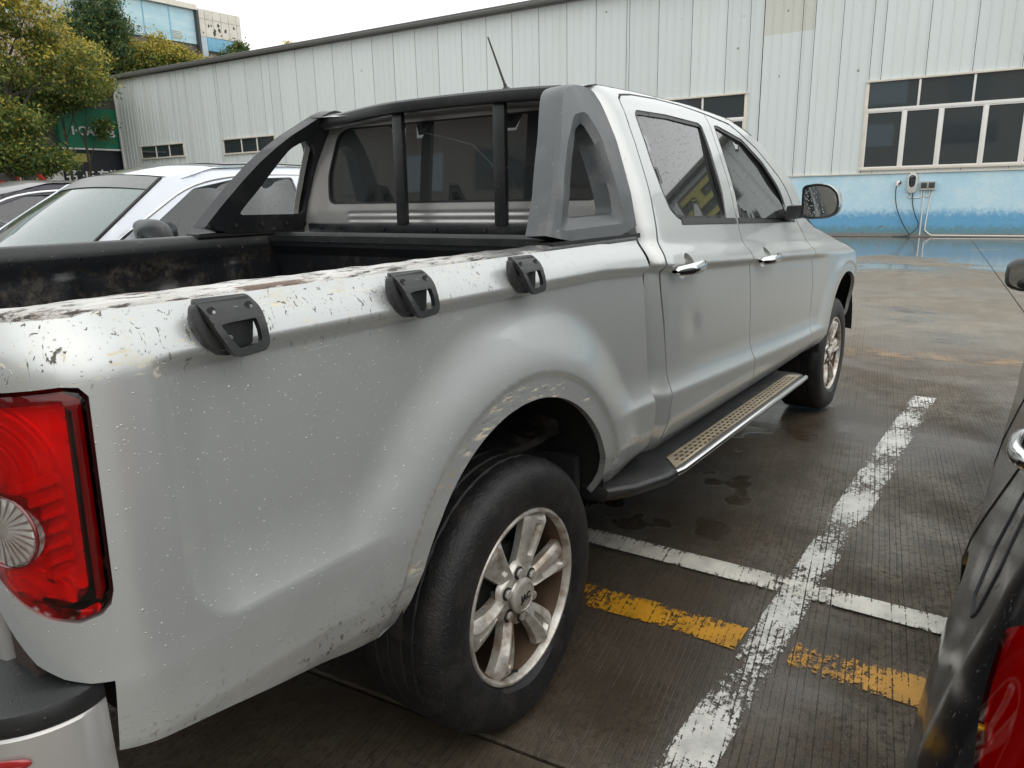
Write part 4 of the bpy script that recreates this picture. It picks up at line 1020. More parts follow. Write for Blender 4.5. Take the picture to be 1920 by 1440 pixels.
# ---- bodywork across the cab
def roof_edge(x): return np.interp(x, [.70, .78, 1.08, 1.5, 1.87, 2.10], [1.616, 1.628, 1.634, 1.628, 1.596, 1.530])
m = MB()
def rf(u, v):
    x = .715+u*1.36; ze = float(roof_edge(x)); b = float(width(x, ze)); y = (v*2-1)
    k = 1-abs(y)**2.4; c = .022*min(1, .2+u*3)
    if u < .001: c -= .02
    return (x, y*(b+.002), ze+c*k)
m.grid(rf, 28, 25); m.build('roof', 'silver_clean', truck, smooth=180)
m = MB()
def wsf(u, v):
    y = v*2-1; x0, z0 = 2.72, 1.17; x1, z1 = 2.075, 1.555
    x = x0+(x1-x0)*u-(.10 if True else 0)*(y*y)*(1-u*.3); z = z0+(z1-z0)*u+.03*math.sin(u*math.pi)
    return (x, y*float(np.interp(z, [1.15, 1.56], [.84, .69])), z+.04*(1-abs(y)**2.4)*u)
m.grid(wsf, 14, 17); m.build('windscreen', 'glass_shield', truck, smooth=180)
m = MB()
def hf2(u, v):
    x = 2.56+u*1.37; y = v*2-1; ze = float(np.interp(x, [2.56, 2.80, 2.95, 3.135, 3.35, 3.6, 3.85, 4.1], [1.198, 1.108, 1.077, 1.042, .997, .928, .862, .78])); d = max(0, x-3.55); yo = float(width(x, ze))-(.40-math.sqrt(max(.40**2-min(d, .40)**2, 0)))
    return (x, y*(yo+.001), ze+.055*(1-abs(y)**3)*(1-u*.3))
m.grid(hf2, 22, 17); m.build('bonnet', 'silver_clean', truck, smooth=180)
m = MB(); m.box(3.98, 4.03, -.55, .55, .42, .72); m.build('grille', 'black', truck, bevel=.02)
# ---- back wall of the cab
def backpos(y, z):
    y = np.asarray(y, float); z = np.asarray(z, float)
    x = .775+.018*np.clip((z-1.26)/.3, 0, 1)
    groove = np.zeros_like(z)
    for za in (1.247, 1.222): groove = np.maximum(groove, np.exp(-((z-za)/.0035)**2)*(np.abs(y) < .50))
    for yy in (-.50, .50): groove = np.maximum(groove, np.exp(-((y-yy)/.0035)**2)*((z > 1.19) & (z < 1.247)))
    return np.stack([x+.006*groove-.012*sst(np.abs(y), .60, .70), y, z], -1)
gl_o = rounded([(-.645, 1.282), (-.648, 1.40), (-.583, 1.548), (-.52, 1.570), (.49, 1.574), (.548, 1.552), (.612, 1.40), (.612, 1.284)], .035)
bw = panel('cab_back_wall', [(-.80, .50), (-.80, 1.20), (-.735, 1.45), (-.665, 1.59), (-.60, 1.616), (0, 1.632), (.60, 1.616), (.665, 1.59), (.735, 1.45), (.80, 1.20), (.80, .50)], [gl_o], backpos, 'silver_dry', truck, du=.02, dz=.006, flange=.010, inward=lambda Q: np.tile([1., 0, 0], (len(Q), 1)))
A = gl_o; gl_i = [(p[0]*.985-.0003, (p[1]-1.44)*.955+1.44) for p in A]
panel('window_seal', A, [gl_i], lambda y, z: backpos(y, z)+np.array([-.002, 0, 0]), 'rubber', bw, du=.05, dz=.05, flange=.008, inward=lambda Q: np.tile([1., 0, 0], (len(Q), 1)))
panel('rear_window', [(p[0]*.998, (p[1]-1.44)*.99+1.44) for p in A], [], lambda y, z: np.stack([.784+.018*np.clip((z-1.26)/.3, 0, 1)-.010*(1-(np.asarray(y)/.65)**2), y, z], -1), 'glass_rear', bw, du=.05, dz=.05, flange=0)
m = MB()
def lipf(u, v):
    y = (u*2-1)*.60; ze = 1.585+.014*(1-abs(u*2-1)**2.2); a = math.pi*v
    return (.775-.026*math.sin(a), y, ze+.013*math.cos(a)+.022*(1-v)**3)
m.grid(lipf, 30, 9); m.build('roof_rear_lip', 'silver_dry', truck, smooth=180)
# cabin interior masses seen dimly through glass
m = MB(); m.box(.86, 2.5, -.80, .80, .46, 1.06); m.box(2.5, 3.9, -.70, .70, .46, .78); m.build('dark_fill_box', 'dark_in', truck)  # solid dark boxes added inside the body to block light
m = MB()
for x in (1.15, 2.0):
    for y in (-.38, .38): m.box(x, x+.13, y-.25, y+.25, .7, 1.28); m.box(x+.02, x+.10, y-.12, y+.12, 1.28, 1.46)
m.build('seats', 'dark_in', truck, bevel=.03)
m = MB(); m.box(.80, .90, -.60, .60, .6, 1.30); m.build('rear_parcel_wall', 'dark_in', truck)
# underbody
m = MB(); m.box(-1.0, 4.0, -.42, -.32, .36, .52); m.box(-1.0, 4.0, .32, .42, .36, .52); m.box(-.9, .72, -.70, .70, .52, .62); m.tube([(0, -.7, .338), (0, .7, .338)], .06, 10); m.tube([(3.3, -.7, .338), (3.3, .7, .338)], .05, 10); m.tube([(-.2, -.38, .33), (0, -.38, .40), (.3, -.38, .33)], .03, 6)
m.box(-.55, -.36, -.56, -.46, .42, .60); m.build('chassis', 'dark', truck)
m = MB(); m.tube([(.12, -.62, .36), (.22, -.60, .62)], .03, 10); m.tube([(.0, -.55, .42), (-.25, -.52, .66)], .045, 10); m.build('damper', 'dark', truck, smooth=40)

# ---- load bed
m = MB(); m.box(-1.0, .60, -.77, .77, .655, .675); m.build('bed_floor', 'bed', truck)
def bedwall(s):
    def f(u, z):
        u = np.asarray(u, float); z = np.asarray(z, float)
        y = .770-.012*sst(z, 1.08, 1.12)
        for xc in (-.62, -.22, .16, .42): y = y-.014*np.exp(-((u-xc)/.035)**4)*(z < 1.08)
        r = np.hypot(u+.03, (z-.62)*1.15); y = y-.16*(1-sst(r, .30, .345))
        hole = np.exp(-(((u-.12)/.10)**2+((z-1.03)/.045)**2)**2); y = y+.018*hole
        return np.stack([u, s*y, z], -1)
    return f
for s in (1, -1):
    panel('bed_inner_wall', [(-1.0, .66), (-1.0, 1.135), (.62, 1.135), (.62, .66)], [], bedwall(s), 'bed', truck, du=.018, dz=.014, flange=0)
m = MB()
def bulk(u, v):
    y = (u*2-1)*.80; z = .66+v*.50; x = .600+.012*(math.sin(y*26) > .4)*(v < .8)-.02*(v > .93); return (x, y, z)
m.grid(bulk, 90, 16); m.build('bed_front_wall', 'bed', truck, smooth=30)
# rail caps
def cap(s):
    m = MB(); n = 170; vs = []; pb_ = pos_bed(1)
    for i in range(n+1):
        x = -1.13+i/n*1.747; w = 0.0
        Q = pb_(np.array([x]), np.array([1.168]))[0]; xo, yo = float(Q[0]), float(-Q[1])
        if s == 1:
            w = .002*math.sin(x*9)+.0012*math.sin(x*23+1)+.009*math.exp(-((x+.80)/.03)**2)-.004*math.exp(-((x+.71)/.05)**2)+.0007*math.sin(x*61)
        dz = (.0008*math.sin(x*31)+.0006*math.sin(x*77)) if s == 1 else 0
        ring = [(.8575, 1.168), (.856, 1.1745), (.850, 1.179), (.842, 1.1785+dz*.4), (.830, 1.181+dz), (.812, 1.1815+dz), (.792+w*.5, 1.181-dz), (.778+w, 1.176-dz), (.769+w, 1.166), (.763+w*.8, 1.15), (.760, 1.112), (.765, 1.108)]
        for q_, (y, z) in enumerate(ring):
            yy = min(y, yo-(.8575-y)*.6); k2 = q_/11; vs.append((xo if x < -.915 else x, -s*yy, z))
    k = 12; m.add(vs, [(k*i+j, k*i+k+j, k*i+k+j+1, k*i+j+1) for i in range(n) for j in range(k-1)])
    return m
rc = cap(1).build('bed_rail_cap', 'railcap', truck, smooth=60); rc['label'] = 'worn scuffed rail cap with flaking paint'
cap(-1).build('bed_rail_cap', 'black', truck, smooth=60)
m = MB(); m.grid(lambda u, v: (.606+.02*v, (u*2-1)*.80, 1.168+.012*math.sin(v*math.pi)), 10, 6); m.box(.575, .63, -.76, .76, 1.145, 1.168); m.build('bed_front_rail', 'black', truck, smooth=40)
for k in range(7):
    x = -.95+k*.26; m = MB(); m.tube([(x, .763, 1.13), (x, .756, 1.13)], .004, 8); m.build('rail_bolt', 'chrome', truck)
# tailgate
m = MB(); m.box(-1.045, -1.005, -.73, .73, .68, 1.165); m.build('tailgate', 'silver_dry', truck, bevel=.012)
m = MB(); m.box(-1.035, -1.00, -.80, -.735, .66, .80); m.box(-1.02, -1.0, -.815, -.80, .69, .74); m.build('rusty_corner_bracket', 'rust', truck, bevel=.006)

# ---- sport bar
sbar = empty('sport_bar', (0, 0, 0)); sbar.parent = truck
HO = {1: [(.172, 1.183), (.231, 1.256), (.300, 1.346), (.380, 1.440), (.450, 1.515), (.500, 1.565), (.545, 1.592), (.610, 1.607), (.680, 1.610), (.718, 1.590), (.715, 1.50), (.695, 1.38), (.676, 1.28), (.662, 1.183)],
      -1: [(.263, 1.183), (.357, 1.290), (.467, 1.417), (.587, 1.527), (.694, 1.594), (.745, 1.632), (.805, 1.648), (.855, 1.625), (.858, 1.50), (.848, 1.40), (.838, 1.28), (.830, 1.183)]}
HH = {1: [(.238, 1.212), (.316, 1.330), (.42, 1.444), (.515, 1.516), (.596, 1.530), (.618, 1.469), (.608, 1.349), (.598, 1.218)],
      -1: [(.425, 1.248), (.500, 1.337), (.623, 1.500), (.680, 1.532), (.725, 1.532), (.757, 1.49), (.762, 1.36), (.752, 1.243)]}
HI = {1: [(.322, 1.240), (.378, 1.32), (.438, 1.391), (.520, 1.476), (.580, 1.500), (.600, 1.44), (.592, 1.34), (.575, 1.243)], -1: [(.43, 1.252), (.503, 1.337), (.623, 1.496), (.680, 1.528), (.722, 1.528), (.753, 1.49), (.758, 1.36), (.748, 1.247)]}
def eqn(poly, n):
    A = np.array(poly+[poly[0]]); L = np.concatenate([[0], np.cumsum(np.hypot(*np.diff(A, axis=0).T))]); t = np.linspace(0, L[-1], n, endpoint=False)
    return [(float(np.interp(q, L, A[:, 0])), float(np.interp(q, L, A[:, 1]))) for q in t]
def hoop_y(z): return float(np.interp(z, [1.18, 1.30, 1.45, 1.55, 1.60, 1.63], [.835, .800, .738, .685, .655, .625]))
for s in (1, -1):
    out = chaikin(HO[s], 1); hole = rounded(HH[s], .022); th = .075
    loops = [resample(out, .02), eqn(hole, 72)]; hin = eqn(rounded(HI[s], .018), 72)
    off_in = .018
    # outer and inner shells via CDT, joined by edge walls with a chamfer around the opening
    pts = loops[0]+loops[1]; n0 = len(loops[0]); n1 = len(loops[1])
    edg = [(i, (i+1) % n0) for i in range(n0)]+[(n0+i, n0+(i+1) % n1) for i in range(n1)]
    vo, eo, fo_, *_ = geometry.delaunay_2d_cdt([Vector(p) for p in pts], edg, [], 0, 1e-6)
    V = np.array([(p.x, p.y) for p in vo]); F = np.array([f for f in fo_ if len(f) == 3]); c = V[F].mean(1)
    F = F[pip(c[:, 0], c[:, 1], loops[0]) & ~pip(c[:, 0], c[:, 1], loops[1])]
    m = MB(); hc = np.array(loops[1]).mean(0)
    m.add([(x, -s*hoop_y(z), z) for x, z in V], [tuple(map(int, f)) for f in F])
    hol = loops[1]; b = len(m.v)
    r1 = [(x, -s*(hoop_y(z)-.022), z) for x, z in hin]
    r2 = [(x, -s*(hoop_y(z)-th), z) for x, z in hin]
    r0 = [(x, -s*hoop_y(z), z) for x, z in hol]
    m.add(r0+r1+r2, [(i+k*n1, (i+1) % n1+k*n1, (i+1) % n1+(k+1)*n1, i+(k+1)*n1) for i in range(n1) for k in range(2)])
    ou = loops[0]; n = len(ou)
    q0 = [(x, -s*hoop_y(z), z) for x, z in ou]; q1 = [(x-.008 if z > 1.185 else x, -s*(hoop_y(z)-.012), z+(.003 if z > 1.185 else 0)) for x, z in ou]; q2 = [(x, -s*(hoop_y(z)-th), z) for x, z in ou]
    m.add(q0+q1+q2, [(i+k*n, (i+1) % n+k*n, (i+1) % n+(k+1)*n, i+(k+1)*n) for i in range(n) for k in range(2)])
    # inner shell
    b2 = [(x, -s*(hoop_y(z)-th), z) for x, z in V]
    hset = {i for i in range(n0, n0+n1)}
    b2 = [(r2[i-n0] if i in hset else b2[i]) for i in range(len(V))]
    m.add(b2, [tuple(map(int, f))[::-1] for f in F])
    me_o = m.build('bar_hoop', 'grey_bar' if s == 1 else 'black_paint', sbar, smooth=38)
    me_o['label'] = 'faded grey hoop' if s == 1 else 'black hoop with bolt heads'
    for k, (x, z) in enumerate([(.30, 1.215), (.42, 1.214), (.54, 1.214), (.66, 1.213), (.76, 1.212)] if s == -1 else []):
        bt = MB(); y = hoop_y(z)-th; bt.tube([(x, y, z), (x, y-.006, z)], .008, 8); bt.build('bolt', 'black', sbar)
    foot = MB(); xa = HO[s][0][0]; xb = HO[s][-1][0]; foot.box(xa+.004, xb-.002, -s*.842, -s*.762, 1.174, 1.187); foot.build('foot_pad', 'rubber', sbar)
# top bar, cross rail and uprights
def barz(y): return 1.588+.026*(1-abs(y/.66)**2.2)
def barx(y): return .700+.05*(-y*.0)+.02*(y/.66)**2*-1
m = MB(); n = 36; vs = []
for i in range(n+1):
    y = -.585+1.20*i/n; z = barz(y); x = barx(y)+(.075*sst(y, .1, .62)-.03*sst(-y, .1, .6))*1.0
    x = float(x)
    vs += [(x-.020, y, z-.018), (x-.024, y, z-.010), (x-.022, y, z+.014), (x-.014, y, z+.021), (x+.018, y, z+.021), (x+.018, y, z-.018)]
m.add(vs, [(6*i+k, 6*i+6+k, 6*i+6+(k+1) % 6, 6*i+(k+1) % 6) for i in range(n) for k in range(6)]); m.build('top_bar', 'black_paint', sbar, smooth=35)
for yy, x in ((.145, .712), (-.322, .690)):
    m = MB(); m.bar((x, yy, 1.205), (x, yy-.004, barz(yy)-.006), .046, .020, up=(1, 0, 0)); m.build('upright', 'black_paint', sbar, bevel=.003)
m = MB(); m.add([(x, y, z) for y, xo in ((-.72, .0), (.70, .06)) for x, z in ((.672+xo, 1.174), (.672+xo, 1.208), (.694+xo, 1.212), (.700+xo, 1.174))], [(0, 1, 2, 3), (4, 5, 6, 7), (0, 1, 5, 4), (1, 2, 6, 5), (2, 3, 7, 6), (3, 0, 4, 7)]); m.build('cross_rail', 'black_paint', sbar, bevel=.003)
for y in (.62, .50, .25, -.02, -.25): m = MB(); x = .672+.06*(y+.72)/1.42; m.tube([(x+.002, y, 1.192), (x-.005, y, 1.192)], .009, 8); m.build('rail_bolt', 'black', sbar)
# ---- roof antenna
m = MB(); a0 = Vector((1.02, -.12, 1.686)); a1 = Vector((.985, -.068, 1.862)); m.tube([a0, a0.lerp(a1, .08), a0.lerp(a1, .1), a1], .005, 10, radii=[.0065, .0065, .0048, .0028]); m.build('antenna', 'rubber', truck, smooth=60)
m = MB(); m.tube([(1.02, -.12, 1.66), (1.02, -.12, 1.69)], .018, 12, radii=[.026, .012]); m.build('antenna_base', 'black', truck, smooth=50)

# ---- door mirror
mr = empty('door_mirror', (0, 0, 0)); mr.parent = truck
MX = 2.15
def mirp(y, z, k): return (MX+k, -y, z)
mout = rounded([(.918, 1.318), (.920, 1.180), (.95, 1.172), (1.03, 1.176), (1.068, 1.195), (1.080, 1.235), (1.070, 1.285), (1.035, 1.318), (.98, 1.327)], .022, 5)
cm = np.array(mout).mean(0)
m = MB(); n = len(mout); rings = []
for k, sc in ((-.012, .985), (.0, 1.0), (.02, 1.01), (.07, .95), (.105, .78), (.125, .45)): rings += [mirp(cm[0]+(p[0]-cm[0])*sc, cm[1]+(p[1]-cm[1])*sc, k) for p in mout]
m.add(rings, [(k*n+i, k*n+(i+1) % n, (k+1)*n+(i+1) % n, (k+1)*n+i) for k in range(5) for i in range(n)]+[tuple(5*n+i for i in range(n))])
me_o = m.build('mirror_shell', ['black', 'silver_clean'], mr, smooth=60)
for pl in me_o.data.polygons:
    c = pl.center
    if (c.x > MX+.012 and c.z > 1.20) or (c.x > MX-.008 and c.y < -1.0 and c.z > 1.225): pl.material_index = 1
gi = [(cm[0]+(p[0]-cm[0])*.86, cm[1]+(p[1]-cm[1])*.86) for p in mout]
m = MB(); nn = len(gi)
m.add([mirp(cm[0]+(p[0]-cm[0])*.985, cm[1]+(p[1]-cm[1])*.985, -.012) for p in mout]+[mirp(p[0], p[1], -.008) for p in gi], [(i, (i+1) % nn, nn+(i+1) % nn, nn+i) for i in range(nn)]); m.build('mirror_bezel', 'black', mr, smooth=50)
t = NT('mirror_glass'); dd = t.drops(150, .36, .6); MS['mirror'] = t.done(t.pbr((.55, .60, .60), .04, 1.0, t.bump(dd, .0012, .6)))
m = MB(); m.add([mirp(p[0], p[1], -.009+.05*(p[0]-1.0)*.0) for p in gi], [tuple(range(nn))]); mg = m.build('mirror_glass', 'mirror', mr)
for v in mg.data.vertices: v.co.x += -.05*(v.co.y+1.0)+.03*(v.co.z-1.245)
m = MB(); m.add([(2.13, -.85, 1.170), (2.34, -.845, 1.165), (2.30, -.835, 1.235), (2.20, -.84, 1.232), (2.13, -.925, 1.180), (2.22, -.93, 1.178), (2.21, -.925, 1.232), (2.14, -.92, 1.236)], [(0, 1, 2, 3), (4, 5, 6, 7), (0, 4, 5, 1), (3, 2, 6, 7), (0, 3, 7, 4), (1, 5, 6, 2)]); m.build('mirror_arm', 'black', mr, bevel=.012)
m = MB(); m.add([(2.24, -.842, 1.168), (2.335, -.838, 1.163), (2.235, -.79, 1.285), (2.20, -.80, 1.285)], [(0, 1, 2, 3)]); m.build('mirror_sail', 'black', mr)

# ---- rear bumper
bb = empty('rear_bumper', (0, 0, 0)); bb.parent = truck
path = [(-.985, .866), (-1.01, .876), (-1.05, .872), (-1.09, .852), (-1.125, .815), (-1.15, .76), (-1.165, .68), (-1.18, .4), (-1.185, 0)]
path = chaikin(path, 2, closed=False); full = [(x, -y) for x, y in path]+[(x, y) for x, y in path[::-1][1:]]
def sweep(prof, name, mat, bev=None):
    m = MB(); vs = []; k = len(prof)
    for x, y in full:
        d = Vector((x+.75, y*.9, 0)); 
        d.normalize()
        for o, z in prof: vs.append((x-d.x*(-o), y-d.y*(-o), z))
    m.add(vs, [(k*i+j, k*i+k+j, k*i+k+(j+1) % k, k*i+(j+1) % k) for i in range(len(full)-1) for j in range(k)]+[tuple(range(k)), tuple(k*(len(full)-1)+j for j in range(k))])
    return m.build(name, mat, bb, smooth=35)
sweep([(-.17, .707), (-.012, .703), (-.003, .699), (0, .690), (-.001, .674), (-.004, .670), (-.17, .670)], 'step_pad', 'black')
sweep([(-.17, .669), (-.006, .669), (-.003, .665), (-.004, .50), (-.02, .42), (-.07, .39), (-.17, .39)], 'bumper_skin', 'silver_dry')
m = MB()
rfp = [(-1.122, .0), (-1.040, .0)]
def rfl(u, v):
    a = 2*math.pi*v; uu = .5-.5*math.cos(u*math.pi); x = -1.045-.085*1; t = uu
    xx = -1.078-.09*t; yy = float(np.interp(-xx, [1.01, 1.05, 1.09, 1.125, 1.15], [.874, .869, .850, .815, .765]))+.001
    h = .009*math.sqrt(max(0, 1-(2*t-1)**6)); return (xx, -(yy+.003*math.cos(a)), .634+h*math.sin(a))
m.grid(rfl, 14, 12, closed_v=True); m.build('red_reflector', 'red_solid', bb, smooth=60)

# ---- wheels
def make_wheel(detail=True):
    """outer face towards -Y, centred on the hub"""
    w = empty('wheel', (0, 0, 0)); RT = .342; TW = .225
    prof = [(-.004, .222), (-.012, .232), (-.016, .255), (-.017, .285), (-.012, .308), (-.003, .322), (.008, .332), (.022, .3385)]
    tr = []
    ys = [.030, .052, .056, .060, .085, .089, .093, .125, .129, .133, .162, .166, .170]
    for y in ys: tr.append((y, .342 if y not in (.056, .089, .129, .166) else .3365))
    prof = prof+tr+[(TW-.022+.012, .3385), (TW+.004, .325), (TW+.010, .285), (TW+.004, .235), (TW-.01, .215)]
    n = 144; m = MB(); vs = []
    for i in range(n):
        a = 2*math.pi*i/n
        for j, (y, r) in enumerate(prof):
            g_ = math.exp(-((math.degrees(a)-270)/20)**2); rr = min(r, .3375+.0045*(1-g_)) if r > .33 else r-.004*g_*(r > .3); yb_ = y-(.010*g_ if (j in (1, 2, 3, 4, 5)) else 0); 
            if j in (7, 8, 9) and i % 4 == 0: rr -= .0030
            if j > 9 and j < 19 and i % 6 == (j % 3): rr -= .0012
            vs.append((rr*math.cos(a), yb_, rr*math.sin(a)))
    k = len(prof); m.add(vs, [(i*k+j, i*k+j+1, ((i+1) % n)*k+j+1, ((i+1) % n)*k+j) for i in range(n) for j in range(k-1)])
    ty = m.build('tyre', 'tyre', w, smooth=32)
    text_mesh('tyre_lettering', 'TUBELESS', .020, .0006, 'rubber', ty, (.02, -.0175, -.272), (R(90), 0, 0))
    # rim barrel and lip
    m = MB(); prof = [(-.003, .2215), (-.008, .2185), (-.008, .213), (-.001, .2085), (.012, .207), (.030, .200), (.16, .190), (.20, .205)]
    vs = [(r*math.cos(2*math.pi*i/64), y, r*math.sin(2*math.pi*i/64)) for i in range(64) for y, r in prof]; k = len(prof)
    m.add(vs, [(i*k+j, i*k+j+1, ((i+1) % 64)*k+j+1, ((i+1) % 64)*k+j) for i in range(64) for j in range(k-1)])
    rim = m.build('rim', ['alloy', 'barrel'], w, smooth=35)
    for p_ in rim.data.polygons:
        if p_.center.y > .006: p_.material_index = 1
    m = MB(); m.grid(lambda u, v: (.196*u*math.cos(2*math.pi*v), .145, .196*u*math.sin(2*math.pi*v)), 4, 32, closed_v=True); m.build('brake_drum', 'dark_in', w)
    m = MB(); m.tube([(0, .06, 0), (0, .14, 0)], .12, 24); m.build('drum_face', 'dark', w)
    # six twisted spokes with a milled slot
    NS, NA = 18, 12
    for sidx in range(6):
        ang = R(sidx*60+2); m = MB(); vs = []
        for i in range(NS):
            t = i/(NS-1); r = .052+t*.157
            hw = .0195+.0300*t**1.2   # half width (tangential)
            bend = .016*math.sin(t*math.pi*.6)-.002
            yb = .022-.020*t+.006*math.sin(t*math.pi)*-1
            row = []
            cs = [(-1.0, .032), (-.97, .010), (-.52, -.008), (-.44, -.009), (-.30, -.006), (-.20, -.005), (.18, -.002), (.28, -.001), (.62, .003), (.78, .006), (1.0, .016), (1.0, .034)]
            slot = 1.0 if .30 < t < .82 else 0.0
            for q, (c_, y_) in enumerate(cs):
                yy = yb+y_
                if q in (5, 6) and slot: yy += .011
                if t > .90: yy += (t-.90)/.10*.012*(1 if q in (1, 2, 3, 4, 5, 6, 7, 8, 9, 10) else 0)
                if t < .12: yy += (0.12-t)/.12*.012
                tx = c_*hw+bend
                if q in (4, 7) and slot: tx = c_*hw*.98+bend
                a = ang+tx/r
                row.append((r*math.cos(a), yy, r*math.sin(a)))
            vs += row
        m.add(vs, [(i*NA+j, i*NA+j+1, (i+1)*NA+j+1, (i+1)*NA+j) for i in range(NS-1) for j in range(NA-1)])
        m.build('spoke', 'alloy', rim, smooth=28)
    # hub with lug pockets, nuts and cap
    m = MB(); prof = [(.030, .080), (.016, .074), (.012, .066), (.014, .040), (.004, .036), (0, .030), (0, .0001)]
    n = 48; vs = [((r+(.006*math.cos(6*2*math.pi*i/n+R(180))) if r > .06 else r)*math.cos(2*math.pi*i/n), y, (r+(.006*math.cos(6*2*math.pi*i/n+R(180))) if r > .06 else r)*math.sin(2*math.pi*i/n)) for i in range(n) for y, r in prof]
    k = len(prof); m.add(vs, [(i*k+j, i*k+j+1, ((i+1) % n)*k+j+1, ((i+1) % n)*k+j) for i in range(n) for j in range(k-1)]); m.build('hub', 'alloy', rim, smooth=40)
    for i in range(6):
        a = R(i*60+33); x, z = .0605*math.cos(a), .0605*math.sin(a)
        m = MB(); m.tube([(x, .0115, z), (x, .004, z), (x, .003, z)], .0105, 6, radii=[.0120, .0120, .0095]); m.build('lug_nut', 'alloy', rim, bevel=.001)
        m = MB(); m.tube([(x, .0125, z), (x, .0100, z)], .0165, 14); m.build('lug_pocket', 'dark', rim)
    m = MB(); prof = [(.006, .045), (-.001, .044), (-.005, .039), (-.006, .0345), (-.0045, .033), (-.0055, .026), (-.0058, .0001)]
    vs = [(r*math.cos(2*math.pi*i/36), y, r*math.sin(2*math.pi*i/36)) for i in range(36) for y, r in prof]; k = len(prof)
    m.add(vs, [(i*k+j, i*k+j+1, ((i+1) % 36)*k+j+1, ((i+1) % 36)*k+j) for i in range(36) for j in range(k-1)]); cp = m.build('centre_cap', 'alloy', rim, smooth=40)
    text_mesh('cap_lettering', 'JAC', .024, .0012, 'dark', cp, (0, -.0066, -.001), (R(90), 0, 0), bold=.0004)
    m = MB(); m.tube([(-.045, .02, -.196), (-.040, -.004, -.186)], .004, 8); m.build('valve', 'rubber', rim, smooth=50)
    return w
wheel = make_wheel(); wheel.parent = truck; wheel.location = (-.012, -.8655, .342); 
for (x, y, rz, ry) in ((3.30, -.8655, 0, 25), (-.012, .8655, 180, 10), (3.30, .8655, 180, 40)):
    c = copy_tree(wheel, truck); c.location = (x, y, .342); c.rotation_euler = (0, 0, R(rz))

# ---- tie-down hooks on the bed side
def make_hook():
    h = empty('cargo_hook', (0, 0, 0))
    bo = rounded([(-.048, .0), (.046, .004), (.050, -.025), (.040, -.074), (.012, -.084), (-.014, -.084), (-.038, -.064), (-.054, -.030)], .010)
    m = MB(); m.prism(bo, lambda a, b, t: (a, t, b), -.012, .006); m.build('hook_base', 'black', h, bevel=.003)
    # bent front plate with trapezoid opening
    po = rounded([(-.047, .006), (.047, .006), (.056, -.020), (.057, -.072), (.048, -.084), (.002, -.088), (-.012, -.080), (-.030, -.045)], .007)
    ho = rounded([(-.022, -.036), (-.004, -.034), (.020, -.033), (.041, -.032), (.043, -.050), (.043, -.068), (.025, -.072), (.002, -.075), (-.012, -.055)], .004, 2)
    def hp(u, z):
        z = np.asarray(z, float); d = np.interp(-z, [-.006, .002, .012, .030, .050, .09], [.004, .012, .020, .028, .032, .034]); return np.stack([u, -d, z], -1)
    pp = panel('hook_plate', po, [ho], hp, 'black', h, du=.008, dz=.004, edge=.006, flange=.010, inward=inward_y(1))
    m = MB()
    for x, z in ((-.028, -.014), (.037, -.012)):
        y = -float(np.interp(-z, [.002, .012, .030], [.012, .020, .028])); m = MB(); m.tube([(x, y-.0012, z), (x, y+.004, z-.001)], .0065, 12); m.build('screw_recess', 'dark', h)
    m = MB(); 
    for x, z in ((-.026, -.016), (.039, -.014)):
        y = -float(np.interp(-z, [.002, .012, .030], [.012, .020, .028])); m.tube([(x, y-.002, z), (x, y, z)], .0028, 8)
    m.tube([(-.002, -.014, -.058), (-.002, -.018, -.058)], .005, 10); m.build('screw_head', 'chrome', h, smooth=40)
    m = MB(); m.add([(-.045, -.006, .004), (-.030, -.010, -.048), (-.008, -.010, -.082), (-.045, -.014, .000), (-.030, -.034, -.044), (-.008, -.038, -.080)], [(0, 1, 4, 3), (1, 2, 5, 4)]); 
    return h
hook = make_hook(); hook.parent = truck
hook.scale = (.90, .90, .90); hook.location = (-.770, -.893, 1.170); hook.rotation_euler = (R(-6), R(1), 0)
for x in (-.402, -.043):
    c = copy_tree(hook, truck); c.location = (x, -.893, 1.170); c.rotation_euler = (R(-6), R(1), 0)

# ================================================================== OTHER CARS
def plan_path(L, W, r):
    """u runs from tail centre round the left side to nose centre; returns fn(u)->x,y,nx,ny and key u values"""
    a = W-r; q = r*math.pi/2; u1 = a; u2 = a+q; u3 = u2+(L-2*r); u4 = u3+q; u5 = u4+a
    def f(u):
        u = np.asarray(u, float)
        x = np.zeros_like(u); y = np.zeros_like(u); nx = np.zeros_like(u); ny = np.zeros_like(u)
        c = u < u1; x = np.where(c, 0, x); y = np.where(c, u, y); nx = np.where(c, -1., nx)
        c = (u >= u1) & (u < u2); t = (u-u1)/r; x = np.where(c, r-r*np.cos(t), x); y = np.where(c, a+r*np.sin(t), y); nx = np.where(c, -np.cos(t), nx); ny = np.where(c, np.sin(t), ny)
        c = (u >= u2) & (u < u3); x = np.where(c, r+u-u2, x); y = np.where(c, W, y); nx = np.where(c, 0, nx); ny = np.where(c, 1., ny)
        c = (u >= u3) & (u < u4); t = (u-u3)/r; x = np.where(c, L-r+r*np.sin(t), x); y = np.where(c, a+r*np.cos(t), y); nx = np.where(c, np.sin(t), nx); ny = np.where(c, np.cos(t), ny)
        c = u >= u4; x = np.where(c, L, x); y = np.where(c, a-(u-u4), y); nx = np.where(c, 1., nx); ny = np.where(c, 0, ny)
        return x, y, nx, ny
    return f, (u1, u2, u3, u4, u5)
def sq(c): return math.copysign(abs(c)**.62, c)
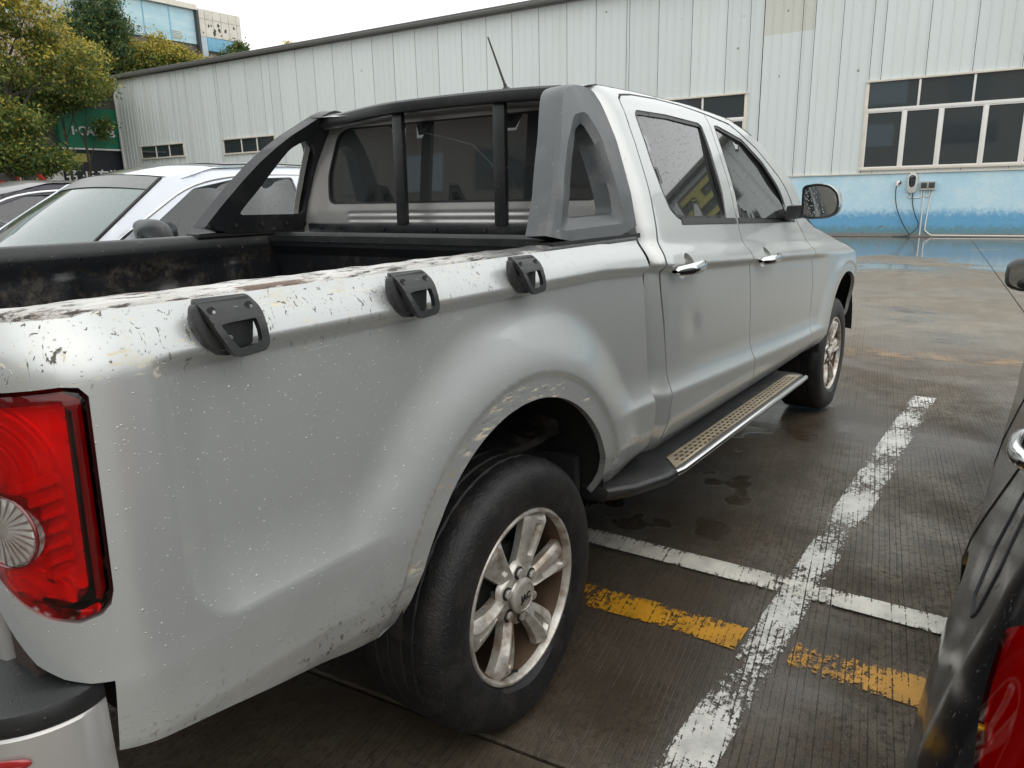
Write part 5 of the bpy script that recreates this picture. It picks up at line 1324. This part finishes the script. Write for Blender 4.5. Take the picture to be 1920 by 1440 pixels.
def make_car(name, sp):
    """sp: L, W, r, prof (z,b offsets), belt fn of x, wheels x, roof geometry"""
    root = empty(name, (0, 0, 0)); P = sp['paint']; L, W, r = sp['L'], sp['W'], sp['r']
    f, (u1, u2, u3, u4, u5) = plan_path(L, W, r)
    zk, bk = zip(*sp['prof'])
    def off(z): return np.interp(z, zk, bk)
    def ux(x): return u2+(x-r)     # u on the straight side for a given x
    wr = sp.get('wr', .33)
    for s in (1, -1):
        def pos(u, z):
            x, y, nx, ny = f(u); o = off(z)+0*u
            for wx in sp['wheels']:
                rr = np.hypot(x-wx, z-wr); o = o+np.where(rr < wr+.30, sp.get('flare', .018)*(1-sst(rr, wr+.08, wr+.28)), 0)
            return np.stack([x+nx*o, s*(y+ny*o), np.broadcast_to(z, u.shape)], -1)
        top = []
        for i in range(61):
            u = u5*i/60; xx = float(f(np.array([u]))[0][0]); top.append((u, sp['belt'](xx)))
        bot = [(u5, .22), (ux(sp['wheels'][1])+wr+.05, .22)]+[(ux(sp['wheels'][1])+(wr+sp.get('ag', .055))*math.cos(R(a)), wr+(wr+sp.get('ag', .055))*math.sin(R(a))) for a in range(-10, 191, 10)]+[(ux(sp['wheels'][0])+(wr+sp.get('ag', .055))*math.cos(R(a)), wr+(wr+sp.get('ag', .055))*math.sin(R(a))) for a in range(-10, 191, 10)]+[(0, .22)]
        det = sp.get('detail', s); dd = sp['res'] if s == det else .08
        bs = panel('body_side', top+bot, [], pos, P, root, du=dd, dz=dd*.6, flange=.03, inward=lambda Q: np.stack([np.zeros(len(Q)), -s*np.ones(len(Q)), np.zeros(len(Q))], -1))
        for wx in sp['wheels']:
            m = MB(); m.grid(lambda a, b: (wx+(wr+.06)*math.cos(R(-15+210*a)), s*(W-.03-.28*b), wr+(wr+.06)*math.sin(R(-15+210*a))), 18, 3)
            m.add([(wx+(wr+.06)*math.cos(R(-15+210*i/17)), s*(W-.31), wr+(wr+.06)*math.sin(R(-15+210*i/17))) for i in range(18)], [tuple(range(18))]); m.build('wheel_housing', 'dark', root, smooth=50)
            wh_ = copy_tree(wheel, root); wh_.location = (wx, s*(W-.03), wr); wh_.rotation_euler = (0, 0, 0 if s == -1 else math.pi); wh_.scale = (wr/.342,)*3
        # greenhouse side
        gp = sp['green']; gw = sp['glassw']
        def gpos(u, z): return np.stack([u, s*np.interp(z, *gw), z], -1)
        holes = [rounded(h, .02) for h in sp['windows']]
        gpp = gp if s == det else [(p[0]-(.10 if i_ >= len(gp)-3 else 0), p[1]) for i_, p in enumerate(gp)]
        gs = panel('window_frame', gpp, holes, gpos, P, root, du=.05, dz=.04, edge=.04, flange=.02, inward=lambda Q: np.stack([np.zeros(len(Q)), -s*np.ones(len(Q)), np.zeros(len(Q))], -1))
        for h in holes:
            panel('side_window', [(p[0], p[1]) for p in h], [], lambda u, z: gpos(u, z)-np.array([0, s*.010, 0]), 'glass_dark', gs, du=.2, dz=.2, flange=0)
        if sp.get('chrome'):
            m = MB(); cl = sp['chrome']; cl2 = chaikin(cl, 2, closed=False)
            vs = []
            for x, z in cl2: y = float(np.interp(z, *gw)); cw = sp.get('cw', .008); vs += [(x, s*(y+.006), z-cw), (x, s*(y+.009), z), (x, s*(y+.004), z+cw)]
            m.add(vs, [(3*i+k, 3*i+3+k, 3*i+4+k, 3*i+1+k) for i in range(len(cl2)-1) for k in range(2)]); m.build('chrome_strip', sp.get('chrome_mat', 'chrome'), gs, smooth=60)
        # mirror
        mx, mz = sp['mirror']; y0 = sp.get('mir_y', W+.07)-.13; ms_ = sp.get('mir_s', 1.0)
        m = MB(); m.grid(lambda u, v: (mx+.06*math.cos(math.pi*v)*(1 if v < .99 else 1)+.02*math.sin(2*math.pi*u), s*(y0+.13+.105*ms_*math.sin(math.pi*v)*sq(math.cos(2*math.pi*u))), mz+.062*ms_*math.sin(math.pi*v)*sq(math.sin(2*math.pi*u))), 20, 12, closed_u=True)
        mm = m.build('door_mirror', sp.get('mirror_mat', P), root, smooth=60)
        m = MB(); m.add([(mx-.030-.026, s*(y0+.13+.088*ms_*sq(math.cos(a))), mz+.048*ms_*sq(math.sin(a))) for a in [k*2*math.pi/20 for k in range(20)]], [tuple(range(20))]); m.build('mirror_glass', 'mirror', mm)
        m = MB(); m.bar((mx+.02, s*(y0-.05), mz-.05), (mx+.01, s*(y0+.10), mz-.03), .05, .03); m.build('mirror_arm', 'black', mm, bevel=.006)
        for hx, hz in sp['handles']:
            o = float(off(hz)); 
            m = MB(); m.grid(lambda u, v: (hx+(u*2-1)*.10, s*(W+o+.000+sp.get('hp', .022)*(1-abs(u*2-1)**3)+.012*math.cos(2*math.pi*v)), hz+.017*math.sin(2*math.pi*v)*(1-.4*abs(u*2-1)**4)), 18, 10, closed_v=True)
            m.build('door_handle', 'chrome', root, smooth=60)
            m = MB(); m.grid(lambda u, v: (hx+.055*u*math.cos(2*math.pi*v), s*(W+float(off(hz+.04*u*math.sin(2*math.pi*v)))+.0015), hz+.04*u*math.sin(2*math.pi*v)), 4, 18, closed_v=True); m.build('handle_cup', 'black', root)
        # door gaps and fuel flap as dark recess lines
        for ln in sp.get('lines', []):
            m = MB(); ln2 = resample(ln, .03, closed=False); vs = []
            for x, z in ln2:
                Q = pos(np.array([ux(x)]), np.array([z]))[0]; Q2 = pos(np.array([ux(x)+.001]), np.array([z]))[0]
                vs.append((Q[0], Q[1]+s*.0005, Q[2]))
            m.tube(vs, .0022, 5); m.build('door_gap', 'rubber', root)
        for lm in sp['lamps']:
            pl_ = rounded([(u if u is not None else 0, z) for u, z in lm['poly']], lm.get('r', .02))
            lb = panel(lm['name'], pl_, [], lambda u, z: pos(u, z)+np.stack([f(u)[2]*.004, s*f(u)[3]*.004, 0*u], -1), lm['base'], root, du=.03, dz=.02, flange=0)
            panel('lens', pl_, [], lambda u, z: pos(u, z)+np.stack([f(u)[2]*.009, s*f(u)[3]*.009, 0*u], -1), lm['lens'], lb, du=.02, dz=.015, flange=.014, inward=lambda Q: np.stack([np.zeros(len(Q)), -s*np.ones(len(Q)), np.zeros(len(Q))], -1))
    # hood and boot
    def deck(x0, x1, nm, crown=.05):
        m = MB()
        def g_(u, v):
            x = x0+(x1-x0)*u; y = v*2-1
            d = max(0, r-x, x-(L-r)); d = min(d, r-.001); hw = W-(r-math.sqrt(r*r-d*d)); z = sp['belt'](x); hw += float(off(z)); return (x, y*hw, z+crown*(1-abs(y)**2.5)*(1-max(0, (d/r))**3))
        m.grid(g_, 18, 13); m.build(nm, P, root, smooth=180)
    deck(sp['cowl'][0], L-.02, 'bonnet'); deck(.02, sp['tail'][0], 'boot_lid')
    cx, cz = sp['cowl']; hx, hz = sp['header']
    def shield(x0, z0, x1, z1, nm, mat, n=12, bow=.12):
        m = MB()
        sg = 1 if x0 > x1 else -1
        def w_(u, v):
            y = v*2-1; z = z0+(z1-z0)*u; x = x0+(x1-x0)*u-sg*bow*y*y*(1-.35*u)+sg*.04*math.sin(math.pi*u); zz = z+.035*u*(1-y*y)
            return (x, y*(float(np.interp(z, *gw))-.012), zz)
        m.grid(w_, n, 17); return m.build(nm, mat, root, smooth=180)
    shield(cx, cz, hx, hz, 'windscreen', 'glass_shield')
    tx, tz = sp['tail']; rx, rz_ = sp['rear_header']
    shield(tx, tz, rx, rz_, 'rear_window', 'glass_dark')
    m = MB(); rk = sp['roof']
    def ro(u, v):
        x = rx+(hx-rx)*u; y = v*2-1; ze = float(np.interp(x, *rk)); sgy = (1-y*y)
        xx = x+( .10*(1-.0)*sgy if False else 0)
        
        return (x+.035*0+(-.078*y*y*max(0, (u-.8)/.2) if True else 0)+(.078*y*y*max(0, (.15-u)/.15)), y*(float(np.interp(ze, *gw))+.004), ze+.035*sgy+.012*min(1, (1-u)*8))
    m.grid(ro, 26, 17); rfo = m.build('roof', sp.get('roofmat', P), root, smooth=180)
    if sp.get('sunroof'):
        m = MB(); m.grid(lambda u, v: (lambda p_: (p_[0], p_[1], p_[2]+.004))(ro(.08+.62*u, .17+.66*v)), 14, 10); m.build('sunroof', 'sunroof', rfo, smooth=180)
    m = MB(); m.box(r+.1, L-r-.1, -W+.12, W-.12, .2, .85); m.build('dark_fill_box', 'dark_in', root)
    m = MB()
    for x in sp.get('seats', []):
        for y in (-.36, .36): m.box(x, x+.12, y-.24, y+.24, .5, 1.12); m.box(x+.02, x+.09, y-.11, y+.11, 1.12, 1.28)
    if sp.get('seats'): m.build('seats', 'dark_in', root, bevel=.03)
    return root

# white crossover parked nose-on beyond the pickup: world x = X0 - local x, near side = local +y
gw_w = ([.90, 1.00, 1.12, 1.30, 1.43, 1.50], [.80, .765, .70, .625, .565, .50])
LW = 4.55; NX = -1.25
def lx(X): return X-NX         # distance behind the nose in world X -> local x = L - that
def q(X): return LW-(X-NX)
MS['sunroof'] = simple('wet_sunroof', (.16, .165, .165), .35, noise=.3, nscale=40)
white = make_car('white_car', dict(sunroof=True, L=LW, W=.90, r=.32, paint='white_paint', res=.03, detail=1,
    prof=[(.2, -.06), (.4, -.01), (.6, 0), (.78, -.01), (.86, -.035), (.98, -.10)],
    belt=lambda x: float(np.interp(LW-x, [0, .25, 1.30, 1.7, 3.9, 4.3, 4.55], [.72, .82, .97, .99, 1.02, 1.0, .90])),
    wheels=(.85, 3.65), cowl=(q(.12), 1.0), header=(q(.74), 1.418), tail=(q(2.95), 1.02), rear_header=(q(2.35), 1.42),
    roof=([q(2.45), q(2.0), q(1.5), q(1.0), q(.72)], [1.425, 1.470, 1.482, 1.462, 1.418]),
    green=[(q(3.0), 1.0), (q(2.35), 1.435), (q(2.0), 1.480), (q(1.5), 1.492), (q(1.0), 1.470), (q(.70), 1.420), (q(.30), 1.15), (q(.10), .98)],
    glassw=gw_w, windows=[[(q(1.52), 1.035), (q(1.50), 1.432), (q(1.12), 1.420), (q(.86), 1.372), (q(.42), 1.10), (q(.42), 1.035)], [(q(2.35), 1.035), (q(2.35), 1.33), (q(2.12), 1.40), (q(1.62), 1.432), (q(1.60), 1.035)], [(q(2.62), 1.13), (q(2.42), 1.28), (q(2.42), 1.035), (q(2.70), 1.035)]],
    chrome=[(q(.30), 1.085), (q(.62), 1.270), (q(.84), 1.388), (q(1.10), 1.440), (q(1.5), 1.452), (q(2.0), 1.435), (q(2.4), 1.35), (q(2.75), 1.10)],
    mirror=(q(.50), 1.165), mirror_mat='grey_bar', mir_y=.81, mir_s=1.15, handles=[(q(1.35), .88), (q(2.3), .89)], seats=[q(1.25), q(2.2)], lines=[],
    lamps=[dict(name='headlamp', poly=[(4.25, .70), (4.25, .62), (4.85, .60), (4.85, .68)], base='reflector', lens='clear_lens')]))
m = MB()
def band(u, v):
    y = v*2-1; x0, z0 = q(.12), 1.0; x1, z1 = q(.74), 1.418; t = .86+.13*u; z = z0+(z1-z0)*t
    return (x0+(x1-x0)*t-.12*y*y*(1-.35*t)+.04*math.sin(math.pi*t)+.004, y*(float(np.interp(z, *gw_w))-.016), z+.035*t*(1-y*y)+.003)
m.grid(band, 5, 17); m.build('windscreen_sunband', 'sunroof', white, smooth=180)
m = MB(); m.tube([(x, float(np.interp(z, *gw_w))+.001, z) for x, z in ((q(.74)+.03, 1.424), (q(.50), 1.285), (q(.30), 1.15), (q(.10), .98))], .008, 6); m.build('windscreen_seal', 'rubber', white, smooth=60)
m = MB(); m.box(q(.70)-.02, q(.70)+.03, -.12, .12, 1.30, 1.36); m.build('rear_view_mirror', 'black', white, bevel=.01)
white.location = (NX+LW, 2.285, 0); white.rotation_euler = (0, 0, math.pi)
tag(white, 'pearl white car parked nose towards the viewer on the far side of the pickup bed', 'car')

# dark navy car further left
LN = 4.5; NXN = -.3
def qn(X): return LN-(X-NXN)
navy = make_car('navy_car', dict(L=LN, W=.90, r=.32, paint='navy_paint', res=.06, detail=1,
    prof=[(.2, -.06), (.4, -.01), (.6, 0), (.78, -.01), (.86, -.035), (.98, -.10)],
    belt=lambda x: float(np.interp(LN-x, [0, .25, 1.30, 1.7, 3.9, 4.3, 4.5], [.70, .80, .94, .96, 1.0, .98, .90])),
    wheels=(.85, 3.6), cowl=(qn(1.1), .97), header=(qn(1.85), 1.36), tail=(qn(3.9), 1.0), rear_header=(qn(3.2), 1.38),
    roof=([qn(3.3), qn(2.8), qn(2.3), qn(1.85)], [1.40, 1.47, 1.47, 1.37]),
    green=[(qn(3.95), .98), (qn(3.2), 1.41), (qn(2.8), 1.48), (qn(2.3), 1.48), (qn(1.83), 1.375), (qn(1.05), .95)],
    glassw=([.90, 1.00, 1.12, 1.30, 1.43, 1.50], [.80, .765, .71, .64, .58, .52]),
    windows=[[(qn(2.55), 1.02), (qn(2.5), 1.40), (qn(2.1), 1.385), (qn(1.9), 1.32), (qn(1.4), 1.05), (qn(1.4), 1.02)], [(qn(3.4), 1.02), (qn(3.1), 1.33), (qn(2.62), 1.40), (qn(2.62), 1.02)]],
    chrome=[(qn(1.3), 1.03), (qn(1.85), 1.335), (qn(2.15), 1.415), (qn(2.6), 1.43), (qn(3.1), 1.36), (qn(3.5), 1.1)],
    mirror=(qn(1.6), 1.06), handles=[(qn(2.4), .88)], lamps=[dict(name='headlamp', poly=[(4.2, .68), (4.2, .60), (4.8, .58), (4.8, .66)], base='reflector', lens='clear_lens')]))
navy.location = (NXN+LN-.78, 5.25, 0); navy.rotation_euler = (0, 0, math.pi)
tag(navy, 'dark navy car with chrome window trim behind the white car at far left', 'car')

# black car at the right edge: local x = world x - TX, left flank = local +y
TX = -.86; BW = .90; LB = 4.6
ub = BW-.48+.48*math.pi/2-.10
def bu(X): return ub+(X-TX-.30)
black = make_car('black_car', dict(L=LB, W=BW, r=.48, paint='black_car', res=.018, detail=1,
    prof=[(.2, -.03), (.32, .008), (.42, .018), (.52, .018), (.60, .004), (.68, -.018), (.76, -.042), (.83, -.062), (.90, -.085), (.95, -.108), (1.0, -.14)],
    belt=lambda x: float(np.interp(x, [0, .15, .7, 1.1, 3.0, 3.4, 4.4, 4.6], [.90, .99, 1.01, .985, .93, .90, .74, .64])),
    wheels=(.98, 3.62), wr=.30, ag=.022, flare=.006, hp=.036, cowl=(3.25, .95), header=(2.55, 1.36), tail=(.65, 1.0), rear_header=(1.25, 1.37),
    roof=([1.2, 1.6, 2.1, 2.58], [1.375, 1.42, 1.425, 1.365]),
    green=[(.55, .99), (1.2, 1.38), (1.6, 1.425), (2.1, 1.43), (2.55, 1.37), (3.3, .92)],
    glassw=([.90, 1.00, 1.12, 1.30, 1.43, 1.50], [.78, .725, .67, .60, .55, .50]),
    windows=[[(2.0, 1.0), (2.0, 1.36), (2.35, 1.335), (2.95, 1.0)], [(1.05, 1.02), (1.3, 1.30), (1.5, 1.355), (1.92, 1.36), (1.92, 1.0)]],
    mirror=(2.56, 1.005), mirror_mat='black', mir_y=.895, mir_s=.92, handles=[(.90, .885), (1.70, .868)],
    lines=[[(1.08, .98), (1.02, .86), (1.10, .70), (1.28, .45), (1.34, .24)], [(1.98, .96), (1.95, .6), (1.98, .24)], [(.58, .74), (.60, .80), (.68, .87), (.76, .885), (.80, .84), (.76, .76), (.68, .715), (.60, .72), (.58, .74)]],
    lamps=[dict(name='tail_lamp', poly=[(ub-.80, .93), (ub-.35, .92), (ub-.07, .868), (ub-.02, .835), (ub-.06, .765), (ub-.13, .69), (ub-.30, .60), (ub-.80, .57)], base='red_solid', lens='red_lens')]))
black.rotation_euler = (0, 0, R(-1.6)); black.location = (TX-.02, -1.740-BW, 0)
tag(black, 'wet black car with chrome handles and red tail lamp at the right edge', 'car')
# its fuel flap, a shallow proud flap outlined by a gap
